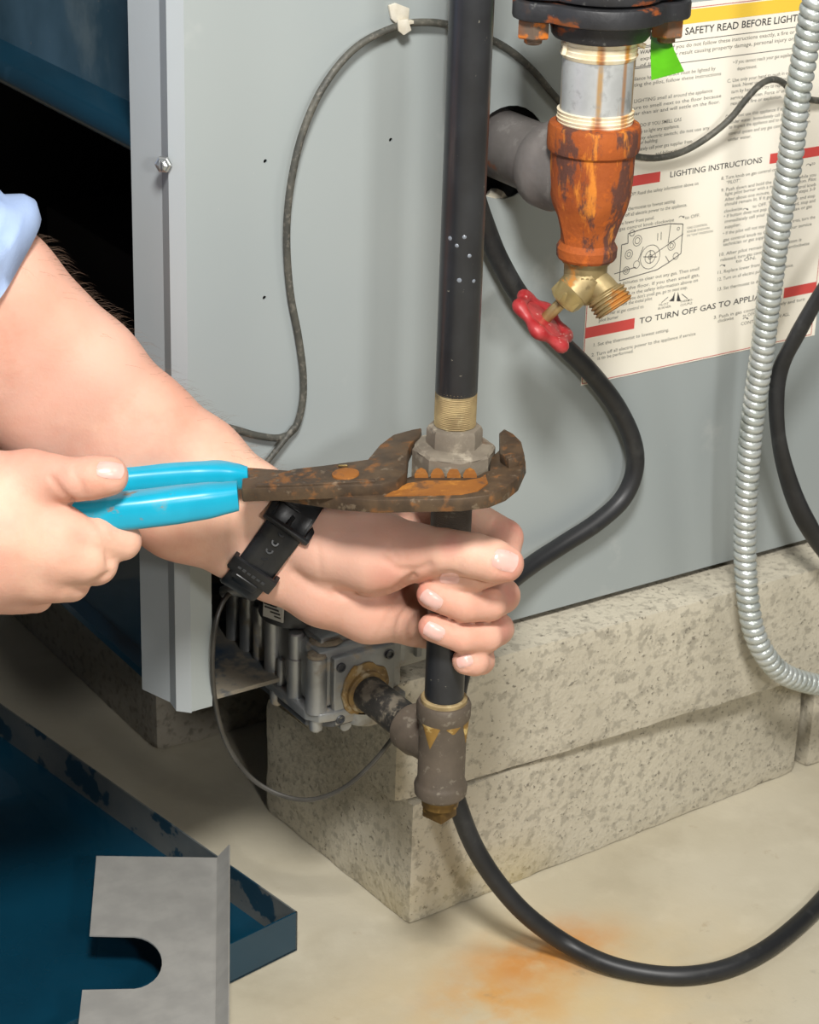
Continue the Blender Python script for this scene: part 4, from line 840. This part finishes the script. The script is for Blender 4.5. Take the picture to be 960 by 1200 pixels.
# the visible arms at fine resolution, everything else inside the shirt coarser
BV, BF = surface_nets(body_fn, lo, hi, .0020)
def vnormals(V, Fq):
    n = np.cross(V[Fq[:, 2]] - V[Fq[:, 0]], V[Fq[:, 3]] - V[Fq[:, 1]]); N_ = np.zeros_like(V)
    for k_ in range(4): np.add.at(N_, Fq[:, k_], n)
    return N_ / (np.linalg.norm(N_, axis=1)[:, None] + 1e-12)
def relax(V, Fq, it, lam=.5):
    for _ in range(it):
        acc = np.zeros_like(V); c = np.zeros(len(V))
        for k_ in range(4):
            np.add.at(acc, Fq[:, k_], V[Fq[:, (k_ + 1) % 4]] + V[Fq[:, k_ - 1]]); np.add.at(c, Fq[:, k_], 2)
        V = V + lam * (acc / c[:, None] - V)
    return V
BV = relax(BV, BF, 2)
BN = vnormals(BV, BF)
if (BN * (BV - BV.mean(0))).sum() < 0: BF = BF[:, ::-1]; BN = -BN
# skin folds: shallow furrows pressed into the surface
vx, vy, vd = proj(BV); face = (BN @ FWD) < -.15
def furrow(pts, depth, sig, near=None):
    pts = np.array(pts, float); sel = face & (vx > pts[:, 0].min() - 15) & (vx < pts[:, 0].max() + 15) & (vy > pts[:, 1].min() - 15) & (vy < pts[:, 1].max() + 15)
    if near is not None: sel &= vd < near
    i = np.nonzero(sel)[0]; q = np.stack([vx[i], vy[i]], 1); best = np.full(len(i), 1e9)
    for a, b_ in zip(pts[:-1], pts[1:]):
        ba = b_ - a; t = np.clip(((q - a) @ ba) / (ba @ ba), 0, 1); best = np.minimum(best, np.linalg.norm(q - a - t[:, None] * ba, axis=1))
    BV[i] -= BN[i] * (depth * np.exp(-(best / sig) ** 2))[:, None]
for pts, d_, s_ in [([(395, 694), (432, 702), (462, 695), (484, 676)], .0028, 4.5), ([(345, 672), (372, 690), (400, 700)], .0012, 5), ([(452, 655), (468, 668), (490, 668), (503, 662)], .0014, 4), ([(457, 640), (466, 656)], .0008, 3), ([(372, 640), (376, 672)], .0006, 4),
                    ([(462, 752), (468, 725), (484, 700)], .0009, 2.2), ([(478, 757), (482, 735), (490, 716)], .0007, 2.0), ([(440, 748), (455, 722), (470, 704)], .0004, 2.5),
                    ([(548, 725), (551, 716)], .0004, 2.5), ([(543, 752), (546, 743)], .0004, 2.5), ([(536, 640), (541, 632)], .0003, 3), ([(590, 690), (598, 716)], .0004, 3),
                    ([(84, 588), (100, 598), (116, 614), (125, 640), (128, 660)], .0016, 3.5), ([(95, 566), (99, 578)], .0006, 2.5), ([(86, 548), (90, 560)], .0005, 2.5), ([(100, 690), (112, 682), (128, 672)], .0012, 3.5), ([(60, 560), (72, 576), (84, 588)], .0012, 4)]: furrow(pts, d_, s_)
NAILS = [((592, 657), (.93, .3), 15, 12.0), ((506, 703), (-.80, -.58), 13.5, 9.2), ((509, 740), (-.85, -.45), 12.5, 9.2), ((545, 775), (-.90, .25), 9.5, 6.8), ((527, 678), (-.95, -.05), 11.5, 6.0), ((129, 551), (.97, .12), 16, 9.8)]
for c, ax, L, Wd in NAILS:
    ax = unit(ax); sd_ = np.array([-ax[1], ax[0]])
    furrow([np.array(c) + ax * math.cos(t) * (L + 2) + sd_ * math.sin(t) * (Wd + 2) for t in np.linspace(.9, 2 * math.pi - .9, 16)], .0007, 2.0)
person = thing('person', 'person in light blue shirt gripping the pipe and working the pliers', 'person', (-.45, 0, 0))
body = part('body', (BV, [tuple(int(i) for i in f) for f in BF]), 'skin', person, ang=180, fix=False)
bvh = BVHTree.FromPolygons([Vector(v) for v in BV], [tuple(int(i) for i in f) for f in BF])
def hit(px, py):
    r = unit(ray(px, py)); h = bvh.ray_cast(Vector(CAM), Vector(r)); return np.array(h[0]), np.array(h[1])
# nails: thin plates fitted to the fingertips
def nail(c, ax, L, Wd, lift=.0001):
    """c: centre on the fingertip, ax: direction of the finger there (towards the tip), half length and half width"""
    ax = unit(ax); sd_ = np.array([-ax[1], ax[0]]); V, n, m = [], 9, 9; top, bot = [], []
    for i in range(n):
        for j in range(m):
            u, v = -1 + 2 * i / (n - 1), -1 + 2 * j / (m - 1)
            uu, vv = u * math.sqrt(1 - v * v * .32), v * math.sqrt(1 - u * u * .30)
            q = np.array(c) + ax * uu * L + sd_ * vv * Wd; p, nn = hit(*q); e = max(abs(u), abs(v))
            if nn @ FWD > 0: nn = -nn
            top.append(p + nn * (lift + .0004 * (1 - e ** 2) + (.0003 if u > .85 else 0))); bot.append(p - nn * .0006)
    k_ = n * m; Fc = []
    for i in range(n - 1):
        for j in range(m - 1):
            q = (i * m + j, i * m + j + 1, (i + 1) * m + j + 1, (i + 1) * m + j); Fc += [q, tuple(x + k_ for x in q[::-1])]
    bd_ = [j for j in range(m)] + [i * m + m - 1 for i in range(1, n)] + [(n - 1) * m + j for j in range(m - 2, -1, -1)] + [i * m for i in range(n - 2, 0, -1)]
    Fc += [(bd_[i], bd_[(i + 1) % len(bd_)], bd_[(i + 1) % len(bd_)] + k_, bd_[i] + k_) for i in range(len(bd_))]
    return top + bot, Fc
for c, ax, L, Wd in NAILS:
    part('nail', nail(c, ax, L, Wd), 'nail', body, ang=60)
# rolled sleeve cuff and shirt
def limb_shirt():
    prims = []
    hem = LJ(12, 352, 2); ax = unit(LJ(-60, 300, -6) - hem)
    chain(prims, [ELB, (ELB + SHL) / 2, SHL], [68, 70, 72]); chain(prims, [ELR, (ELR + SHR) / 2, SHR], [60, 66, 72])
    chain(prims, [SHL, (SHL + SHR) / 2 + np.array([-.03, 0, 0]), SHR], [68, 80, 68])
    WA, WB = np.array([-.66, .10, .36]), np.array([-.74, -.14, .36])
    chain(prims, [SHL + (0, 0, -.03), WA], [85, 100]); chain(prims, [SHR + (0, 0, -.03), WB], [85, 100]); chain(prims, [(SHL + SHR) / 2 - (.05, 0, .06), (WA + WB) / 2], [105, 115])
    arr = np.array([np.concatenate([a, b_, [ra, rb]]) for a, b_, ra, rb in prims])
    def fn(p):
        d = np.full(len(p), .3)
        for a in arr: d = smin(d, cap(p, a[:3], a[3:6], a[6], a[7]), .02)
        wv = .004 * np.sin(p[:, 0] * 60 + 3 * np.sin(p[:, 2] * 30)) * np.sin(p[:, 2] * 45 + p[:, 1] * 30)
        neck = np.sqrt(((p - (NK + np.array([.02, 0, .05]))) ** 2).sum(1)) - .075
        return np.maximum(d + wv, -neck)
    lo = np.minimum(arr[:, :3].min(0), arr[:, 3:6].min(0)) - .13; hi = np.maximum(arr[:, :3].max(0), arr[:, 3:6].max(0)) + .13
    return surface_nets(fn, lo, hi, .006)
SV, SF = limb_shirt(); SV = relax(SV, SF, 2)
shirt = part('shirt', (SV, [tuple(int(i) for i in f) for f in SF]), 'shirt_blue', person, ang=180)
def sleeve():
    # cross-sections down the forearm to the folded hem near the elbow
    ctr = [ELB, LJ(-130, 292, -8), LJ(-85, 325, 3), LJ(-42, 356, 9)]
    pth = catmull(ctr, .006); m = len(pth); n = 60; V, Fc = [], []
    T_ = np.gradient(pth, axis=0); T_ /= np.linalg.norm(T_, axis=1)[:, None]; u = unit(DOWN - T_[0] * (DOWN @ T_[0]))
    rows = []
    for i in range(m):
        u = unit(u - T_[i] * (u @ T_[i])); v = np.cross(T_[i], u); row = []
        for k_ in range(n):
            a = 2 * math.pi * k_ / n; dr = u * math.cos(a) + v * math.sin(a)
            h = bvh.ray_cast(Vector(pth[i] + dr * .16), Vector(-dr)); r = np.linalg.norm(np.array(h[0]) - pth[i]) if h[0] else .06
            f = i / (m - 1); wr = .0035 * math.sin(3 * a + 9 * f) + .002 * math.sin(7 * a - 14 * f + 1) + .003 * math.sin(22 * f + 2 * a)
            cuff = .004 * (1 if f > .62 else 0) + (.003 * math.sin(math.pi * (f - .62) / .38) if f > .62 else 0)
            row.append((dr, min(r, .085) + .006 + wr + cuff))
        rows.append((pth[i], row))
    for c, row in rows:
        for dr, r in row: V.append(c + dr * r)
    for c, row in reversed(rows[-6:]):
        for dr, r in row: V.append(c + dr * (r - .0055))
    M_ = len(V) // n
    for i in range(M_ - 1):
        for k_ in range(n): Fc.append((i * n + k_, i * n + (k_ + 1) % n, (i + 1) * n + (k_ + 1) % n, (i + 1) * n + k_))
    return V, Fc
part('sleeve_cuff', sleeve(), 'shirt_blue', shirt, ang=70)
# trousers and boots of the kneeling figure, outside the frame
def trousers():
    arr = []
    for H, K, A in ((np.array([-.66, .11, .33]), np.array([-.36, .20, .10]), np.array([-.80, .22, .075])), (np.array([-.74, -.14, .33]), np.array([-.48, -.30, .10]), np.array([-.92, -.24, .075]))):
        chain(arr, [H, K], [98, 72]); chain(arr, [K, A], [70, 52])
    chain(arr, [np.array([-.66, .11, .36]), np.array([-.74, -.14, .36])], [112, 112])
    arr = np.array([np.concatenate([a, b_, [ra, rb]]) for a, b_, ra, rb in arr])
    def fn(p):
        d = np.full(len(p), .3)
        for a in arr: d = smin(d, cap(p, a[:3], a[3:6], a[6], a[7]), .02)
        return np.maximum(d, .004 - p[:, 2])
    lo = np.minimum(arr[:, :3].min(0), arr[:, 3:6].min(0)) - .13; hi = np.maximum(arr[:, :3].max(0), arr[:, 3:6].max(0)) + .13
    return surface_nets(fn, lo, hi, .009)
TV, TF = trousers(); TV = relax(TV, TF, 2)
part('trousers', (TV, [tuple(int(i) for i in f) for f in TF]), 'trouser_navy', person, ang=180)
for A, dr in ((np.array([-.80, .22, .06]), (-1, .03, -.1)), (np.array([-.92, -.24, .06]), (-1, .1, -.1))):
    dr = unit(dr); part('boot', sweep([A + dr * t + np.array([0, 0, z]) for t, z in ((-.02, .01), (.04, 0), (.12, -.003), (.2, -.005), (.24, 0))], [.048, .05, .048, .044, .02], 20), 'boot_black', person)
# head hair: cap of short hair over the skull
hv, hf = [], []
for i in range(13):
    for k_ in range(24):
        th = math.pi * .62 * i / 12; a = 2 * math.pi * k_ / 24; r = .079 + .002 * noise.noise(Vector((i * .7, k_ * .9, 1)))
        d_ = HU * math.cos(th) + (HS * math.cos(a) * .98 - HF * math.sin(a)) * math.sin(th)
        if d_ @ HF > .55 and th > 1.0: d_ = unit(d_ - HF * (d_ @ HF - .55)); r *= .99
        hv.append(HC + HU * .03 - HF * .008 + d_ * np.array(r))
for i in range(12):
    for k_ in range(24): hf.append((i * 24 + k_, i * 24 + (k_ + 1) % 24, (i + 1) * 24 + (k_ + 1) % 24, (i + 1) * 24 + k_))
part('hair', (hv, hf), 'hair_brown', person, ang=180)
for s_ in (-1, 1): part('eye', lathe(HC + HF * .064 + HU * .006 + HS * s_ * .030, HF, [(0, .008), (.004, .0125), (.010, .011), (.0135, .006), (.0145, .001)], 16), 'sticker_white', body)
# fine arm hair along the forearm
hv, hf = [], []
rng_ = random.Random(3); cand = np.nonzero((vx > -20) & (vx < 335) & (vy > 270) & (vy < 600) & (np.abs(BN @ FWD) < .8) & ((BN @ DOWN) < .2) & (vy - np.interp(vx, [-20, 43, 146, 210, 270, 334], [250, 283, 387, 455, 500, 552]) < 40))[0]
for _ in range(480):
    i = int(cand[rng_.randrange(len(cand))])
    if abs(BN[i] @ FWD) > .45 and rng_.random() < .75: continue
    p = BV[i]; nn = BN[i]; along = unit(LJ(330, 620, 8) - LJ(0, 350, 0)); t_ = unit(along - nn * (along @ nn)); L = rng_.uniform(.005, .012)
    lean = rng_.uniform(.7, 1.6); sd_ = np.cross(nn, t_) * rng_.uniform(-.6, .6)
    q1 = p + (nn + t_ * lean * .6 + sd_ * .5) * L * .5; q2 = q1 + (nn * .5 + t_ * lean + sd_) * L * .5; w_ = unit(np.cross(q2 - p, FWD)) * .00004; w2 = FWD * .00004
    o_ = len(hv); hv += [p + w_, p - w_, p + w2, q1 + w_ * .8, q1 - w_ * .8, q1 + w2 * .8, q2]
    hf += [(o_, o_ + 1, o_ + 4, o_ + 3), (o_ + 1, o_ + 2, o_ + 5, o_ + 4), (o_ + 2, o_, o_ + 3, o_ + 5), (o_ + 3, o_ + 4, o_ + 6), (o_ + 4, o_ + 5, o_ + 6), (o_ + 5, o_ + 3, o_ + 6)]
part('arm_hair', (hv, hf), 'hair_brown', body, smooth=False, kind='stuff', fix=False)

# ------------------------------------------------------------------ wrist watch
wt = thing('wrist_watch', 'black plastic sports watch strap buckled around the left wrist', 'watch', tuple(LJ(312, 640, 10)))
wa = unit(LJ(355, 668, 6) - LJ(270, 610, 12)); wc0 = LJ(313, 641, 9)
wu = unit(-DOWN - wa * (-DOWN @ wa)); wv = np.cross(wa, wu)
def band_r(a, off):
    c = wc0 + wa * off; dr = wu * math.cos(a) + wv * math.sin(a); h = bvh.ray_cast(Vector(c + dr * .09), Vector(-dr))
    return np.linalg.norm(np.array(h[0]) - c), dr, c
SGN = 1 if (-FWD) @ (wv) > 0 else -1                # angle of the side facing the camera
def strap(a0, a1, half, lift, th, n=60, wf=None):
    V, Fc = [], []; A_ = np.linspace(a0, a1, n); offs = [-1, -.86, -.5, 0, .5, .86, 1]
    for a in A_:
        hw_ = half * (wf(a) if wf else 1); rr = [band_r(a, o_ * hw_) for o_ in offs]; rm = max(r for r, _, _ in rr); 
        for o_, (r, dr, c) in zip(offs, rr): V.append(c + dr * (r * .6 + rm * .4 + lift + th * (1 if abs(o_) < .9 else .55)))
        for o_, (r, dr, c) in reversed(list(zip(offs, rr))): V.append(c + dr * (r * .6 + rm * .4 + lift))
    m = 14
    for i in range(n - 1):
        for k_ in range(m): Fc.append((i * m + k_, i * m + (k_ + 1) % m, (i + 1) * m + (k_ + 1) % m, (i + 1) * m + k_))
    Fc.append(tuple(range(m))); Fc.append(tuple((n - 1) * m + k_ for k_ in range(m))); return V, Fc
cb = SGN * math.pi / 2                                # facing the camera
part('strap', strap(0, 2 * math.pi, .0122, .0002, .0022, 90), 'black_plastic', wt)
st_ = part('strap_tail', strap(cb - SGN * .62, cb + SGN * 1.02, .0110, .0024, .0020, 50, lambda a: 1.0), 'black_plastic', wt)
def on_band(a, off, lift): r, dr, c = band_r(a, off); return c + dr * (r + lift), dr, np.cross(wa, dr)
for i, da_ in enumerate((-.30, -.12, .06, .24, .42)):
    p, dr, tg = on_band(cb + SGN * da_, 0, .0046); part('strap_hole', ring(p - dr * .0002, dr, .0026, .0014, .0009, 14), 'black_plastic', st_)
p, dr, tg = on_band(cb - SGN * .52, 0, .0040); tg = tg * SGN
part('buckle', join(obox(p - tg * .0075 + dr * .0016, wa, tg, dr, .0155, .0018, .0022, .0008), obox(p + tg * .0075 + dr * .0016, wa, tg, dr, .0155, .0016, .0020, .0008), obox(p + wa * .0142 + dr * .0014, wa, tg, dr, .0017, .0090, .0022, .0007), obox(p - wa * .0142 + dr * .0014, wa, tg, dr, .0017, .0090, .0022, .0007), obox(p + dr * .0024, wa, tg, dr, .0014, .0080, .0009, .0004)), 'black_plastic', wt)
p, dr, tg = on_band(cb + SGN * .74, 0, .0054)
kp_ = part('keeper', join(obox(p, wa, tg, dr, .0150, .0056, .0013, .0006), obox(p + wa * .0142 - dr * .0025, wa, tg, dr, .0014, .0056, .0035, .0005), obox(p - wa * .0142 - dr * .0025, wa, tg, dr, .0014, .0048, .0035, .0005)), 'black_plastic', wt)
part('keeper_mark', join(*[obox(p + dr * .0014 + wa * (-.0085 + i * .0034), wa, tg, dr, .0011, .0007 + .0003 * (i % 2), .0003) for i in range(6)]), 'dark_steel', kp_, smooth=False)
p, dr, tg = on_band(cb + SGN * 1.04, 0, .0042)
part('strap_tip', obox(p, wa, tg, dr, .0080, .0042, .0012, .0008), 'black_plastic', wt)
p, dr, tg = on_band(cb + math.pi, 0, .0060)
cs = part('case', bev(lathe(p - dr * .003, dr, [(0, .018), (.002, .0195), (.009, .0195), (.011, .0175)], 8, .39), .001), 'black_plastic', wt)
part('dial_glass', lathe(p + dr * .008, dr, [(0, .014), (.0004, .0138)], 28), 'dark_steel', cs)

# ------------------------------------------------------------------ slip-joint pliers
Pn = at(.4195); Ph = atd(90, 597, 1.324)
vdir = unit((FWD[0], FWD[1], 0)); pn = unit(np.cross(Ph - Pn, vdir)); pn = pn if pn[2] > 0 else -pn
def pl_(px, py, off=0.): r = ray(px, py); o_ = Pn + pn * off; return CAM + r * (((o_ - CAM) @ pn) / (r @ pn))
ps = thing('slip_joint_pliers', 'worn slip-joint pliers with blue grips clamped on the pipe union', 'pliers', tuple(pl_(300, 570)))
Lp = [(283, 573), (350, 571), (447, 567), (466, 562), (476, 553), (478, 528), (482, 519), (492, 511), (494, 501), (483, 503), (461, 509), (445, 521), (431, 538), (380, 545), (345, 549), (320, 556), (284, 560)]
OL = .003
part('upper_jaw', bev(prism([pl_(x, y, OL) for x, y in Lp], -pn * .0085), .0009), 'pliers_steel', ps, ang=40)
OR = -.004
Rp = [(287, 547), (340, 551), (400, 560), (440, 568), (478, 559), (484, 557), (494, 552.5), (503, 558), (513, 552.5), (523, 558), (532, 552.5), (542, 558), (551, 552.5), (560, 557), (567, 553), (574, 551), (575, 536), (585, 527), (585, 508), (591, 503.5), (602, 510), (611, 519), (616, 540), (607, 560), (592, 572), (572, 580), (540, 584), (440, 586), (400, 583), (340, 574), (287, 567)]
lj = part('lower_jaw', bev(prism([pl_(x, y, OR) for x, y in Rp], -pn * .0085), .0009), 'pliers_steel', ps, ang=40)
part('jaw_channel', prism([pl_(x, y, OR + .0006) for x, y in [(478, 566), (500, 563), (545, 563), (563, 560), (569, 556), (572, 566), (560, 575), (540, 579), (450, 581)]], -pn * .002), 'pliers_rust', lj, smooth=False)
for cx in (494, 513, 532, 551):
    q = pl_(cx, 556.5, OR); part('tooth', prism([pl_(cx - 8, 560, OR), pl_(cx + 8, 560, OR), pl_(cx + 5, 554.5, OR), pl_(cx, 552, OR), pl_(cx - 5, 554.5, OR)], pn * .0022), 'pliers_rust', lj, smooth=False)
hk = part('jaw_hook', bev(prism([pl_(x, y, OR + .006) for x, y in [(591, 502), (602, 508), (611, 517), (615, 533), (596, 538), (586, 531), (585, 507)]], -pn * .008), .0009), 'pliers_steel', lj, ang=40)
part('pivot_bolt', lathe(pl_(405, 556, OL) - pn * .001, pn, [(0, .0085), (.0018, .0080), (.0026, .005)], 20), 'pliers_rust', ps)
part('pin_mark', obox(pl_(402, 546.5, OL) + pn * .0004, RIGHT, FWD, pn, .0028, .0018, .0006, .0003), 'brass_bright', ps)
part('arm_ridge', bev(prism([pl_(x, y, OL + .0012) for x, y in [(300, 569), (350, 567.5), (440, 563), (440, 560.5), (350, 564), (300, 566)]], -pn * .002), .0004), 'pliers_steel', ps)
def grip(pts, rs, off, flat):
    pth = catmull([pl_(x, y, off) for x, y in pts], .003); t = np.linspace(0, 1, len(pth)); tt = np.linspace(0, 1, len(rs))
    n = 24; T_ = unit(pth[-1] - pth[0]); side = unit(np.cross(pn, T_)); V, Fc = [], []
    for i, p in enumerate(pth):
        r = np.interp(t[i], tt, rs)
        for k_ in range(n):
            a = 2 * math.pi * k_ / n; ce, se = math.cos(a), math.sin(a)
            ce = math.copysign(abs(ce) ** .62, ce); se = math.copysign(abs(se) ** .62, se)
            V.append(p + side * r * ce + pn * r * flat * se)
    m = len(pth)
    for i in range(m - 1):
        for k_ in range(n): Fc.append((i * n + k_, i * n + (k_ + 1) % n, (i + 1) * n + (k_ + 1) % n, (i + 1) * n + k_))
    Fc.append(tuple(range(n))); Fc.append(tuple((m - 1) * n + k_ for k_ in range(n))); return V, Fc
part('grip', grip([(279, 581), (262, 584), (225, 589), (160, 597), (95, 602), (30, 604), (-5, 604)], [.0080, .0098, .0104, .0104, .0104, .0100, .0098, .0095, .0085], -.001, 1.0), 'handle_blue', ps, ang=50)
part('grip', grip([(291, 560), (275, 558), (240, 558), (180, 562), (120, 568), (60, 575), (20, 579)], [.0062, .0085, .0096, .0098, .0098, .0098, .0095, .009, .008], -.004, 1.0), 'handle_blue', ps, ang=50)
